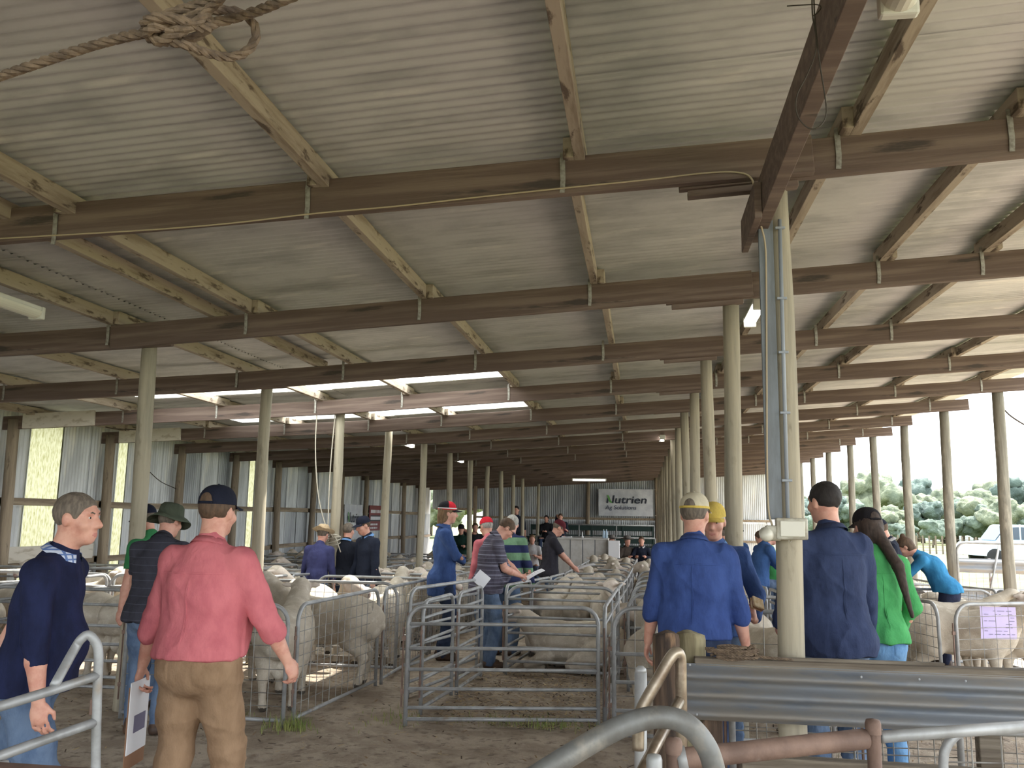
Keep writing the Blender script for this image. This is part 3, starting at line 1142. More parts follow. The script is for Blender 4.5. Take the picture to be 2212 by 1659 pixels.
# ---- the flock
random.seed(21)
sheep('lie', -0.72, 9.62, -82, 'sheep lying down behind the first cross rails of the middle pens, head to the left', s=1.06, eyes=True)
sheep('lie2', -0.80, 10.22, 80, 'sheep lying behind the other one in the middle pens, head to the right', s=1.0, eyes=True)
sheep('mid', -1.15, 11.35, 8, 'sheep seen from behind at the left of the third middle pen', eyes=True)
sheep('mid', -0.82, 11.4, -5, 'sheep seen from behind in the centre of the third middle pen', eyes=True)
sheep('up', -0.45, 11.0, 172, 'sheep facing the camera with its head over the second cross rail', s=1.04, eyes=True)
sheep('up', -3.08, 7.40, -14, 'ram seen from behind in the front left pen, beside the mesh corner', s=1.05, eyes=True)
sheep('up', -3.05, 8.25, -84, 'ram standing broadside in the front left pen with its head to the left', s=1.08, eyes=True)
sheep('low', -3.75, 7.9, 20, 'ram partly hidden behind the pink-shirted man in the front left pen', s=1.0, eyes=True)
sheep('up', -4.95, 8.35, 20, 'sheep seen from behind left of the first left post', s=1.05, eyes=True)
sheep('mid', -5.6, 8.2, -60, 'sheep behind the navy-jumpered man in the wall pens', s=1.05, eyes=True)
sheep('right', 3.05, 9.15, 100, 'sheep turned towards the lilac notice, at the front of the open-side pens', s=1.06, eyes=True)
sheep('high', 3.62, 9.75, 165, 'sheep behind the lilac notice with only its crown over the rail', s=1.02, eyes=True)
sheep('mid', 3.2, 10.1, 80, 'sheep standing sideways at the back of the front open-side pen', s=1.08, eyes=True)
sheep('mid', 3.5, 10.75, 95, 'hindmost sheep in the front open-side pen, its back above the others', s=1.05)


SIDE = {2: ('left one', 'right one'), 3: ('left one', 'middle one', 'right one')}


def fill(xa, xb, ya, yb, n, run, i, head0=None, s=1.0):
    W = xb - xa
    for j in range(n):
        x = xa + W * (j + 0.5) / n + random.uniform(-0.05, 0.05)
        y = (ya + yb) / 2 + random.uniform(-0.12, 0.12)
        h = random.choice([0, 6, -8, 10, 180, 172, 188])
        if W / n >= 0.7:
            x = (xa + xb) / 2 + random.uniform(-0.08, 0.08)
            y = ya + (yb - ya) * (j + 0.5) / n
            h = random.choice([84, 96, -84, -95])
        if head0 is not None:
            h = head0 + random.uniform(-12, 12)
        p = random.choice(['up', 'left', 'right', 'mid', 'mid', 'up', 'left', 'low'])
        sheep(p, x, y, h, f'{SIDE[n][j]} of the sheep crowded in the {ORD[i]} {run} from the camera', f'sheep in the {ORD[i]} {run}', s * random.uniform(0.96, 1.08))


for i in range(2, 8):
    fill(MXL(MY[i]) + 0.06, -0.28, MY[i] + 0.2, MY[i + 1] - 0.15, 3, 'middle pen', i + 1)
for i in range(0, 8):
    if i == 0:
        sheep('mid', 0.12, 7.45, 5, 'sheep seen from behind between the front panel and the blue-shirted man', eyes=True)
        sheep('up', 0.95, 7.5, -30, 'sheep half hidden behind the second right-hand post')
        continue
    fill(-0.05, 1.3, M2Y[i] + 0.25, M2Y[i + 1] - 0.2, 3, 'post-row pen', i)
for i in range(0, 8):
    fill(-3.95, LXR(LY[i]) - 0.1, LY[i] + 0.25, LY[i + 1] - 0.2, 3, 'left pen', i + 1)
for c, (xa, xb) in enumerate(((-6.0, -4.45), (-7.55, -6.05), (-9.0, -7.65))):
    for i in range(8):
        if (c == 0 and i == 0) or (c == 2 and i < 2):
            continue
        y = 7.35 + 1.85 * i
        fill(xa, xb, y + 0.25, y + 1.6, 2 if i < 3 else 3, ('post-side wall pen', 'centre wall pen', 'outer wall pen')[c], i)
for i, y in enumerate((11.35, 13.1, 14.9, 16.7)):
    fill(2.5, 4.2, y + 0.3, y + 1.6, 3, 'open-side pen', i + 1)
# ---------------------------------------------------------------- people
def rgb(r, g, b):
    f = lambda c: ((c / 255) / 12.92) if c / 255 < 0.04045 else (((c / 255) + 0.055) / 1.055) ** 2.4
    return (f(r), f(g), f(b))


def cloth(name, c, c2=None, rough=0.9, weave=220):
    c2 = c2 or tuple(x * 0.78 for x in c)
    return mat(name, c, rough, var=c2, scale=(11, 11, 6), lo=0.35, hi=0.72, bump=0.45, bscale=(13, 13, 6.5), spec=0.2, bdist=0.035)


def band_cloth(name, cols, period, axis=2, thin=None, base=0.0):
    """horizontal woven bands; thin=(fraction, colour) adds fine lines"""
    m = cloth(name, cols[0])
    nt = m.node_tree
    b = nt.nodes['Principled BSDF']
    tc = nt.nodes.new('ShaderNodeTexCoord')
    sx = nt.nodes.new('ShaderNodeSeparateXYZ')
    nt.links.new(tc.outputs['Object'], sx.inputs[0])

    def frac(out, per, off=0.0):
        a = nt.nodes.new('ShaderNodeMath')
        a.operation = 'MULTIPLY_ADD'
        a.inputs[1].default_value = 1.0 / per
        a.inputs[2].default_value = 40 + off
        nt.links.new(out, a.inputs[0])
        f = nt.nodes.new('ShaderNodeMath')
        f.operation = 'FRACT'
        nt.links.new(a.outputs[0], f.inputs[0])
        return f.outputs[0]

    def less(out, v):
        n = nt.nodes.new('ShaderNodeMath')
        n.operation = 'LESS_THAN'
        n.inputs[1].default_value = v
        nt.links.new(out, n.inputs[0])
        return n.outputs[0]

    def mixc(fac, a, c):
        n = nt.nodes.new('ShaderNodeMix')
        n.data_type = 'RGBA'
        nt.links.new(fac, n.inputs[0])
        for s, i in ((a, 6), (c, 7)):
            if isinstance(s, tuple):
                n.inputs[i].default_value = (*s, 1)
            else:
                nt.links.new(s, n.inputs[i])
        return n.outputs[2]

    cur = b.inputs['Base Color'].links[0].from_socket
    if thin:
        for ax, per, w in thin[0]:
            cur = mixc(less(frac(sx.outputs[ax], per), w), cur, thin[1])
    else:
        cur = mixc(less(frac(sx.outputs[axis], period, base), 0.5), cur, cols[1])
    nt.links.new(cur, b.inputs['Base Color'])
    return m


M_SKIN = mat('skin_fair', rgb(212, 160, 140), 0.55, var=rgb(196, 136, 118), scale=(16, 16, 16), lo=0.4, hi=0.7, sub=0.08, bump=0.06, bscale=(160, 160, 160))
M_SKIN2 = mat('skin_tanned', rgb(190, 128, 102), 0.55, var=rgb(168, 104, 84), scale=(16, 16, 16), sub=0.08)
M_LIP = mat('lips', rgb(192, 126, 114), 0.5)
M_EYEW = mat('eye_white', rgb(225, 220, 214), 0.3)
HAIR = {k: mat('hair_' + k, c, 0.75, var=tuple(x * 0.55 for x in c), scale=(60, 60, 14), bump=0.5, bscale=(140, 140, 30), bdist=0.004) for k, c in
        {'grey': rgb(120, 108, 96), 'white': rgb(190, 186, 178), 'dark': rgb(42, 36, 34), 'brown': rgb(96, 74, 56), 'blond': rgb(128, 100, 72), 'black': rgb(28, 26, 28), 'darkbrown': rgb(66, 52, 44)}.items()}
DENIM = cloth('blue_denim', rgb(104, 122, 148), rgb(76, 94, 122))
DENIML = cloth('light_denim', rgb(112, 152, 192), rgb(84, 122, 166))
DENIMD = cloth('dark_denim', rgb(56, 68, 94), rgb(42, 52, 76))
KHAKI = cloth('brown_moleskin', rgb(156, 128, 102), rgb(132, 106, 82))
C = {
    'navy': cloth('navy_jumper_knit', rgb(34, 40, 72), rgb(24, 28, 52)), 'pink': cloth('pink_cotton', rgb(206, 118, 124), rgb(188, 102, 110)),
    'char': band_cloth('charcoal_polo', [rgb(62, 62, 72)], 1, thin=([(2, 0.055, 0.06)], rgb(84, 84, 96))), 'green': cloth('green_cotton', rgb(62, 134, 86)),
    'bgreen': cloth('bright_green_cotton', rgb(80, 162, 98), rgb(66, 144, 84)), 'navyshirt': cloth('navy_cotton', rgb(66, 68, 108)), 'black': cloth('black_vest', rgb(32, 35, 45)),
    'dnavy': cloth('dark_navy_jacket', rgb(38, 43, 58)), 'blue': cloth('royal_blue_cotton', rgb(70, 95, 148), rgb(56, 78, 126)), 'blue2': cloth('cobalt_blue_cotton', rgb(64, 85, 142), rgb(52, 70, 122)),
    'plaid': band_cloth('striped_polo', [rgb(88, 84, 98)], 1, thin=([(2, 0.042, 0.1), (2, 0.11, 0.1)], rgb(134, 134, 150))),
    'rugby': band_cloth('green_navy_rugby', [rgb(116, 150, 118), rgb(44, 50, 84)], 0.185, base=0.30), 'bpolo': cloth('black_polo', rgb(54, 52, 60)),
    'jacket': cloth('navy_work_jacket', rgb(54, 64, 94), rgb(44, 53, 80)), 'sky': cloth('bright_blue_cotton', rgb(62, 136, 182), rgb(50, 116, 160)), 'chambray': cloth('chambray_cotton', rgb(66, 98, 150)),
    'khaki': cloth('khaki_cotton', rgb(120, 108, 88)), 'white': cloth('white_cotton', rgb(206, 204, 206)), 'hood': cloth('black_hooded_top', rgb(36, 36, 42)), 'fgreen': cloth('green_black_jacket', rgb(34, 60, 52)),
    'check': band_cloth('blue_check_collar', [rgb(206, 214, 230)], 1, thin=([(2, 0.022, 0.32), (0, 0.022, 0.32)], rgb(96, 120, 170))), 'lblue': cloth('light_blue_collar', rgb(110, 150, 200)),
    'brownjkt': cloth('brown_plaid_coat', rgb(74, 66, 60)), 'red': cloth('red_cotton', rgb(170, 44, 50)),
}
M_BOOT = mat('brown_leather_boot', rgb(88, 64, 46), 0.6, var=rgb(60, 44, 34), scale=(12, 12, 12))
M_BELT = mat('dark_leather_belt', rgb(52, 38, 32), 0.5)
M_BELTB = mat('tan_leather_belt', rgb(120, 82, 54), 0.5)
HATM = {'navy': cloth('navy_cap', rgb(30, 33, 48)), 'cream': cloth('cream_cap', rgb(206, 196, 172)), 'yellow': cloth('yellow_cap', rgb(214, 186, 96)), 'maroon': cloth('maroon_cap', rgb(92, 34, 42)),
        'red': cloth('red_cap', rgb(206, 44, 58)), 'blackc': cloth('black_cap', rgb(36, 34, 38)), 'olive': cloth('olive_bucket_hat', rgb(78, 84, 70), rgb(62, 68, 56)), 'straw': mat('straw_hat', rgb(206, 184, 150), 0.9, var=rgb(180, 154, 120), scale=(60, 60, 60), bump=0.4),
        'felt': mat('grey_felt_hat', rgb(120, 116, 112), 0.95, var=rgb(96, 92, 88), scale=(20, 20, 20)), 'brownc': cloth('brown_cap', rgb(100, 78, 70)), 'felt2': mat('brown_felt_hat', rgb(96, 84, 70), 0.95)}
M_BAND = mat('dark_hat_band', rgb(60, 50, 44), 0.8)
M_PAPER = mat('white_paper', rgb(236, 236, 240), 0.8)
M_LENS = mat('dark_glasses', rgb(24, 22, 24), 0.3)


def Rx(a):
    return Matrix.Rotation(-a, 3, 'X')  # forward lean (+z tips to +y)


def ik(S, T, l1, l2, pole):
    d = T - S
    L = min(d.length, (l1 + l2) * 0.999)
    d = d.normalized()
    T = S + d * L
    a = (l1 * l1 - l2 * l2 + L * L) / (2 * L)
    h = math.sqrt(max(0.0, l1 * l1 - a * a))
    p = (pole - d * pole.dot(d))
    p = p.normalized() if p.length > 1e-5 else d.orthogonal()
    return S + d * a + p * h, T


def decal(name, ob, m, poly, c, s, off, parent=None):
    """a sewn-on patch following the back of a garment: poly in (x, z) about c, laid on by ray casting along +y"""
    from mathutils.bvhtree import BVHTree
    me = ob.data
    t = BVHTree.FromPolygons([v.co for v in me.vertices], [list(p.vertices) for p in me.polygons])
    cx, cz = sum(p[0] for p in poly) / len(poly), sum(p[1] for p in poly) / len(poly)
    b = MB()
    rings = 6
    for k_ in range(rings + 1):
        u = k_ / rings
        n_ = 0
        for j in range(len(poly)):
            x0, z0 = poly[j]
            x1, z1 = poly[(j + 1) % len(poly)]
            for q_ in range(5):
                x, z = x0 + (x1 - x0) * q_ / 5, z0 + (z1 - z0) * q_ / 5
                x, z = cx + (x - cx) * u, cz + (z - cz) * u
                h = t.ray_cast(Vector((c.x + x * s, c.y - 1.0, c.z + z * s)), Vector((0, 1, 0)))
                y = h[0].y if h[0] is not None else c.y - 0.12 * s
                b.v.append((c.x + x * s, y - off * (1 if k_ < rings else -0.3), c.z + z * s))
                n_ += 1
    for k_ in range(rings):
        for j in range(n_):
            a, a2 = k_ * n_ + j, k_ * n_ + (j + 1) % n_
            b.f.append((a, a + n_, a2 + n_, a2))
            b.m.append(0)
    return b.build(name, m, ob if parent is None else parent, smooth=True)


def lerp(a, b, t):
    return a + (b - a) * t


def person(label, px, top, d, heading, lean=4, head=(0, 0), girth=1.0, belly=0.0, la=None, ra=None, lhand=None, rhand=None, lf=(-0.10, 0.0, 0.0), rf=(0.10, 0.0, 0.0),
           shirt='blue', sleeve=0.55, hem=0.86, legs=None, hat=None, hatm=None, hair='brown', hairstyle='short', skin=None, belt=None, boots=True, tuck=False, res=0.012,
           H=None, loc=None, sit=None, collar=None, face=True, group=None, roll=True, extra=None, sh=1.0, name='person'):
    """px/top: where the crown is seen, d: horizontal distance; local frame faces +y, x to the person's right"""
    skin = skin or M_SKIN
    legs = legs or DENIM
    if loc is None:
        P = AD(px, top, d)
        z0 = gz(P.x, P.y)
        Hh = (P.z - z0) if H is None else H
        loc = (P.x, P.y, z0)
    else:
        Hh = H
    s = Hh / (1.76 - 0.55 * (1 - math.cos(math.radians(lean))) - (0.46 if sit is not None else 0.0) + (sit or 0.0) + (0.02 if hat else 0.0))
    if H is not None and px is None:
        s = H / 1.75
    V = lambda x, y, z: Vector((x * s, y * s, z * s))
    root = thing(name, label, 'person', loc, -math.radians(heading), group)
    A = math.radians(lean)
    hipz = 0.93 if sit is None else 0.47 + sit
    pel = V(0, -0.10 * math.sin(A), hipz)
    R1, R2 = Rx(A * 0.75), Rx(A * 1.15)
    che = pel + R1 @ V(0, 0.0, 0.37)
    neck = che + R2 @ V(0, -0.015, 0.195)
    hp, hy = math.radians(head[1]), math.radians(head[0])
    RH = Rx(A * 0.6) @ Matrix.Rotation(-hy, 3, 'Z') @ Rx(hp)
    hb = neck + Rx(A * 1.0 + hp * 0.4) @ V(0, 0.02, 0.075)
    hc = hb + RH @ V(0, 0.025, 0.085)
    g = girth
    shx = 0.178 * sh
    SH = {i: che + R2 @ V(i * shx, -0.012, 0.105) for i in (-1, 1)}
    hands = {-1: la, 1: ra}
    hopt = {-1: lhand or {}, 1: rhand or {}}
    arms = {}
    for i in (-1, 1):
        t = hands[i] or (i * 0.27, 0.04, 0.86)
        pole = Vector(hopt[i].get('pole', (i * 0.6, -1.0, -0.3)))
        el, wr = ik(SH[i], V(*t), 0.285 * s, 0.255 * s, pole)
        arms[i] = (SH[i], el, wr)
    feet = {-1: lf, 1: rf}
    LEG = {}
    for i in (-1, 1):
        hj = pel + V(i * 0.093, 0, -0.02)
        fx, fy, fz = feet[i]
        if sit is None:
            kn, an = ik(hj, V(fx, fy, 0.085 + fz), 0.425 * s, 0.42 * s, Vector((i * 0.15, 1, 0.1)))
        else:
            kn, an = hj + V(i * 0.05, 0.42, 0.02), hj + V(i * 0.05, 0.44, -0.40)
        LEG[i] = (hj, kn, an)
    ext = 0.95 * s
    fine = res < 0.01
    pts = [pel, hc] + [p for a in arms.values() for p in a] + [p for a in LEG.values() for p in a]
    lo = np.min([list(p) for p in pts], axis=0) - 0.27 * s
    hi = np.max([list(p) for p in pts], axis=0) + 0.27 * s
    lo[2] = max(lo[2], -0.02) if sit is None else lo[2]
    # --- body: one continuous surface
    F = Field(lo, hi, res)
    r = lambda x: x * s
    hr = lambda p: hc + RH @ V(*p)
    Rm = np.array(RH)
    F.ell(hr((0, -0.008, 0.028)), (r(0.076), r(0.096), r(0.088)), r(0.02), Rm)
    F.ell(hr((0, 0.022, -0.035)), (r(0.061), r(0.074), r(0.085)), r(0.03), Rm)
    F.ell(hr((0, 0.06, -0.092)), (r(0.034), r(0.028), r(0.026)), r(0.025), Rm)
    if face and res < 0.016:
        F.cap(hr((0, 0.088, 0.012)), hr((0, 0.112, -0.028)), r(0.010), r(0.015), r(0.014))
        F.cap(hr((-0.013, 0.097, -0.034)), hr((0.013, 0.097, -0.034)), r(0.011), r(0.011), r(0.008))
        F.cap(hr((-0.042, 0.074, 0.030)), hr((0.042, 0.074, 0.030)), r(0.014), r(0.014), r(0.016))
        F.cap(hr((-0.020, 0.083, -0.066)), hr((0.020, 0.083, -0.066)), r(0.011), r(0.011), r(0.010))
        F.cap(hr((-0.017, 0.083, -0.079)), hr((0.017, 0.083, -0.079)), r(0.010), r(0.010), r(0.008))
        for i in (-1, 1):
            F.ell(hr((i * 0.033, 0.095, 0.008)), (r(0.018), r(0.017), r(0.011)), r(0.012), Rm, True)
            F.ell(hr((i * 0.048, 0.060, -0.028)), (r(0.022), r(0.024), r(0.022)), r(0.02), Rm)
    for i in (-1, 1):
        F.ell(hr((i * 0.079, -0.010, -0.006)), (r(0.011), r(0.021), r(0.032)), r(0.008), Rm)
    F.cap(neck - R2 @ V(0, 0.0, 0.05), hb + RH @ V(0, 0.005, 0.03), r(0.062 * g ** 0.5), r(0.055 * g ** 0.4), r(0.03))
    F.ell(che + R2 @ V(0, -0.01, 0.0), (r(0.14 * g), r(0.085 * g), r(0.15)), r(0.04), np.array(R2))
    F.ell(lerp(pel, che, 0.35), (r(0.13 * g), r(0.095 * g), r(0.17)), r(0.05), np.array(R1))
    F.ell(pel, (r(0.14 * g), r(0.10 * g), r(0.12)), r(0.05))
    for i in (-1, 1):
        S, E, W = arms[i]
        F.cap(che + R2 @ V(i * 0.05, 0, 0.14), S, r(0.055), r(0.045), r(0.03))
        F.cap(S, E, r(0.048 * g ** 0.5), r(0.040 * g ** 0.5), r(0.02))
        F.cap(E, lerp(E, W, 0.35), r(0.041 * g ** 0.5), r(0.042 * g ** 0.5), r(0.015))
        F.cap(lerp(E, W, 0.35), W, r(0.042 * g ** 0.5), r(0.027), r(0.015))
        o = hopt[i]
        dr = Vector(o.get('dir', (W - E))).normalized()
        pn = Vector(o.get('palm', (-i, 0.0, 0.0)))
        pn = (pn - dr * pn.dot(dr)).normalized()
        lat = dr.cross(pn).normalized()  # towards the thumb for one hand
        th = 1 if (Vector(o.get('thumb', (0, 1, 0.2))).dot(lat) > 0) else -1
        F.ell(W + dr * r(0.050), (r(0.040), r(0.052), r(0.017)), r(0.012), np.array([lat, dr, pn]).T)
        if fine or o.get('fingers'):
            c = o.get('curl', 0.55)
            for f_ in range(4):
                base = W + dr * r(0.088 - 0.006 * abs(f_ - 1)) + lat * (th * r((1.5 - f_) * 0.0195))
                ln = (0.040, 0.045, 0.042, 0.033)[f_]
                a1, a2, a3 = c * 0.9, c * 2.0, c * 2.9
                p = base
                for a_, l_ in ((a1, ln), (a2, ln * 0.66), (a3, ln * 0.5)):
                    q_ = p + (dr * math.cos(a_) + pn * math.sin(a_)) * r(l_)
                    F.cap(p, q_, r(0.0088), r(0.0080), r(0.004))
                    p = q_
            tb = W + dr * r(0.028) + lat * (th * r(0.030))
            tm = tb + (dr * 0.75 + lat * th * 0.55 + pn * 0.35).normalized() * r(0.042)
            F.cap(W + dr * r(0.02) + lat * (th * r(0.015)), tb, r(0.016), r(0.013), r(0.008))
            F.cap(tb, tm, r(0.0115), r(0.010), r(0.006))
            F.cap(tm, tm + (dr * 0.95 + pn * 0.35).normalized() * r(0.032), r(0.010), r(0.008), r(0.005))
        else:
            F.cap(W + dr * r(0.085), W + dr * r(0.125) + pn * r(0.03), r(0.026), r(0.02), r(0.01))
            F.cap(W + dr * r(0.03) + lat * th * r(0.03), W + dr * r(0.075) + lat * th * r(0.045) + pn * r(0.02), r(0.012), r(0.010), r(0.008))
        hj, kn, an = LEG[i]
        F.cap(hj, kn, r(0.075 * g ** 0.5), r(0.052), r(0.03))
        F.cap(kn, an, r(0.052), r(0.034), r(0.02))
    v, q = F.surface()
    v = relax(v, q, 1)
    reg = [(1, hr((0, 0.093, -0.072)), (r(0.024), r(0.016), r(0.010)))] if res < 0.01 else []
    body = obj('body', mesh('body', v, q, [skin, M_LIP], True, near_tag(v, q, reg) if reg else None), root)
    if face and res < 0.0105:
        ball = [(0.0005, -1), (0.6, -0.8), (0.92, -0.4), (1, 0), (0.92, 0.4), (0.6, 0.8), (0.0005, 1)]
        for i in (-1, 1):
            eb = MB().lathe([(a * 0.0108, z * 0.0075) for a, z in ball], 10).build('eye', M_EYEW, body, hr((i * 0.033, 0.0715, 0.006)), (0, 0, 0), True)
            eb.scale = (s, s, s)
            eb.rotation_euler = RH.to_euler()
            MB().lathe([(a * 0.0052, z * 0.0052) for a, z in ball], 8, c=(0, 0.0085, 0)).build('iris', M_EYE, eb, smooth=True)
            MB().tube([hr((i * 0.016, 0.0905, 0.026)), hr((i * 0.034, 0.090, 0.031)), hr((i * 0.053, 0.077, 0.027))], [r(0.0035), r(0.0042), r(0.002)], 6).build('eyebrow', HAIR[hair], body, smooth=True)
    # --- trousers
    T = Field(lo, hi, res)
    T.ell(pel + V(0, -0.015, 0.0), (r(0.168 * g), r(0.125 * g), r(0.14)), r(0.04))
    T.ell(pel + V(0, -0.045, -0.06), (r(0.15 * g), r(0.095 * g), r(0.10)), r(0.04))
    for i in (-1, 1):
        hj, kn, an = LEG[i]
        T.cap(hj, lerp(hj, kn, 0.6), r(0.098 * g), r(0.082 * g ** 0.7), r(0.03))
        T.cap(lerp(hj, kn, 0.55), kn, r(0.084 * g ** 0.7), r(0.074 * g ** 0.6), r(0.03))
        T.cap(kn, an + V(0, -0.005, -0.03), r(0.074 * g ** 0.6), r(0.064 * g ** 0.5), r(0.03))
    T.plane(pel + V(0, 0, 0.055 if tuck else 0.02), (0, 0, 1))
    T.plane((0, 0, an.z - r(0.06)) if sit is None else (0, 0, lo[2]), (0, 0, -1))
    v, q = T.surface()
    v = relax(v, q, 1)
    nv = vnormals(v, q)
    if sit is None:
        zk = (v[:, 2] / s)
        low = np.clip((0.55 - zk) / 0.5, 0, 1) + 0.35 * np.exp(-((zk - 0.84) / 0.08) ** 2)
        v = v + nv * (low * wob(v * np.array([0.6, 0.6, 1.6], dtype=np.float32), 15, 5) * 0.009 * s)[:, None]
        v = v + nv * (wob(v, 12, 8) * 0.004 * s)[:, None]
        if res < 0.0125:
            rd = (1 - np.abs(wob(v * np.array([0.7, 0.7, 1.3], dtype=np.float32), 8, 23))) ** 3
            v = v + nv * ((rd - 0.35) * 0.0085 * s)[:, None]
    tr = obj('trousers', mesh('trousers', v, q, legs, True), root)
    if res < 0.01:
        pass
    if res < 0.0095:
        for i in (-1, 1):
            decal('back_pocket', tr, legs, [(i * 0.095 * g - 0.06, 0.035), (i * 0.095 * g + 0.06, 0.035), (i * 0.095 * g + 0.055, -0.085), (i * 0.095 * g, -0.115), (i * 0.095 * g - 0.055, -0.085)], pel, s, 0.004)
    if belt:
        b = MB()
        for k_ in range(28):
            a = 2 * math.pi * k_ / 28
            for zz, rr in ((0.026, 1.0), (0.060, 1.0)):
                b.v.append(tuple(pel + V(0.162 * g * math.cos(a) * rr, -0.015 + 0.122 * g * math.sin(a) * rr, zz)))
        for k_ in range(28):
            k2 = (k_ + 1) % 28
            b.f.append((2 * k_, 2 * k2, 2 * k2 + 1, 2 * k_ + 1))
            b.m.append(0)
        b.build('belt', belt, root, smooth=True)
    # --- shirt, jumper or jacket
    U = Field(lo, hi, res)
    U.ell(che + R2 @ V(0, -0.005, 0.015), (r(0.170 * g), r(0.122 * g), r(0.165)), r(0.04), np.array(R2))
    U.ell(che + R2 @ V(0, -0.012, -0.08), (r(0.168 * g), r(0.125 * g), r(0.18)), r(0.05), np.array(R1))
    U.ell(lerp(pel, che, 0.42) + R1 @ V(0, 0.01 + belly * 0.06, 0), (r((0.160 + 0.035 * belly) * g), r((0.128 + 0.06 * belly) * g), r(0.19)), r(0.05), np.array(R1))
    hz = (hem if sit is None else hipz - 0.04) * s
    wide = 0.172 if not tuck else 0.158
    U.cap(lerp(pel, che, 0.2) + V(-0.05 * g, 0, 0), lerp(pel, che, 0.2) + V(0.05 * g, 0, 0), r(wide * g - 0.05), r(wide * g - 0.05), r(0.05))
    U.ell(Vector((pel.x, pel.y - r(0.02), max(hz, pel.z - r(0.05)))), (r((wide + (0.026 if not tuck else 0.01)) * g), r((0.174 if not tuck else 0.142) * g), r(0.18)), r(0.05))
    U.ell(Vector((pel.x, pel.y * 0.6 - r(0.012), hz + r(0.01))), (r((0.178 if not tuck else 0.166) * g), r((0.170 if not tuck else 0.136) * g), r(0.20)), r(0.04))
    U.cap(neck + R2 @ V(0, 0.0, -0.05), neck + R2 @ V(0, 0.006, 0.005), r(0.085 * g ** 0.4), r(0.067 * g ** 0.4), r(0.04))
    for i in (-1, 1):
        S, E, W = arms[i]
        U.cap(che + R2 @ V(i * 0.03, -0.012, 0.125), S, r(0.074 * g ** 0.5), r(0.062 * g ** 0.5), r(0.04))
        L1, L2 = 0.285, 0.255
        sl = sleeve if not isinstance(sleeve, tuple) else sleeve[(i + 1) // 2]
        if sl <= 0.6:
            e1 = lerp(S, E, sl / 0.6 * 0.999 + 0.001)
            U.cap(S, e1, r(0.063 * g ** 0.6), r(0.064 * g ** 0.5 if sl < 0.5 else 0.060 * g ** 0.5), r(0.03))
            dd = (E - S).normalized()
            if sl < 0.5:
                U.cap(e1 + dd * r(0.045), e1 + dd * r(0.16), r(0.062 * g ** 0.5), r(0.07 * g ** 0.5), r(0.004), True)
        else:
            U.cap(S, E, r(0.063 * g ** 0.6), r(0.055 * g ** 0.5), r(0.03))
            e2 = lerp(E, W, min(1.0, (sl - 0.6) / 0.4))
            U.cap(E, e2, r(0.056 * g ** 0.5), r(0.047 if sl < 0.95 else 0.042), r(0.015))
            if roll and sl < 0.92:
                dd = (W - E).normalized()
                U.cap(e2 - dd * r(0.03), e2 + dd * r(0.012), r(0.056 * g ** 0.4), r(0.056 * g ** 0.4), r(0.01))
    U.plane(Vector((0, 0, hz)), (0, 0, -1))
    # open the neck and let the hem hang free of the trousers
    U.cap(hb + RH @ V(0, 0.008, 0.045), hb + RH @ V(0, 0.03, 0.2), r(0.062), r(0.09), r(0.006), True)
    v, q = U.surface()
    v = relax(v, q, 1)
    nv = vnormals(v, q)
    zz = v[:, 2]
    wv = v.copy()
    amp = (0.0075 if shirt != 'navy' else 0.004) * s
    v = v + nv * (wob(wv * np.array([1.3, 1.3, 0.55], dtype=np.float32), 10, 11) * amp)[:, None]
    v = v + nv * (wob(wv * np.array([0.7, 0.7, 1.5], dtype=np.float32), 17, 12) * amp * 0.5)[:, None]
    if res < 0.0125 and shirt != 'navy':
        rd = (1 - np.abs(wob(wv * np.array([1.0, 1.0, 0.8], dtype=np.float32) + 0.5 * wv[:, [2, 0, 1]], 7.5, 21))) ** 3
        v = v + nv * ((rd - 0.35) * 0.0095 * s)[:, None]
    lowk = np.clip(1 - (zz - hz) / (0.22 * s), 0, 1)
    v = v + nv * (lowk * wob(wv * np.array([1.6, 1.6, 0.25], dtype=np.float32), 13, 14) * 0.008 * s)[:, None]
    so = obj('shirt', mesh('shirt', v, q, C[shirt], True), root)
    if res < 0.0095 and shirt != 'navy':
        decal('yoke_seam', so, C[shirt], [(-0.16 * g, 0.065), (0.16 * g, 0.065), (0.16 * g, 0.055), (-0.16 * g, 0.055)], che, s, 0.003)
        decal('pleat', so, C[shirt], [(-0.006, 0.055), (0.006, 0.055), (0.006, -0.30), (-0.006, -0.30)], che, s, 0.003)
    # collar
    if collar:
        b = MB()
        n_ = 22
        up = (hb - neck).normalized()
        xa = Vector((1, 0, 0))
        ya = up.cross(xa)
        c0 = neck + R2 @ V(0, 0.004, -0.004)
        for k_ in range(n_ + 1):
            a = -math.pi * 0.5 + 2 * math.pi * (0.06 + 0.88 * k_ / n_) + math.pi
            dirv = xa * math.cos(a) + ya * math.sin(a)
            fr = max(0.0, -math.sin(a))
            for rr, hh in ((0.080, -0.004), (0.072, 0.026), (0.078, 0.028), (0.098, -0.006)):
                b.v.append(tuple(c0 + dirv * r(rr) + up * r(hh)))
        for k_ in range(n_):
            for j in range(3):
                a_ = k_ * 4 + j
                b.f.append((a_, a_ + 4, a_ + 5, a_ + 1))
                b.m.append(0)
        b.build('collar', C[collar] if collar in C else collar, so, smooth=True)
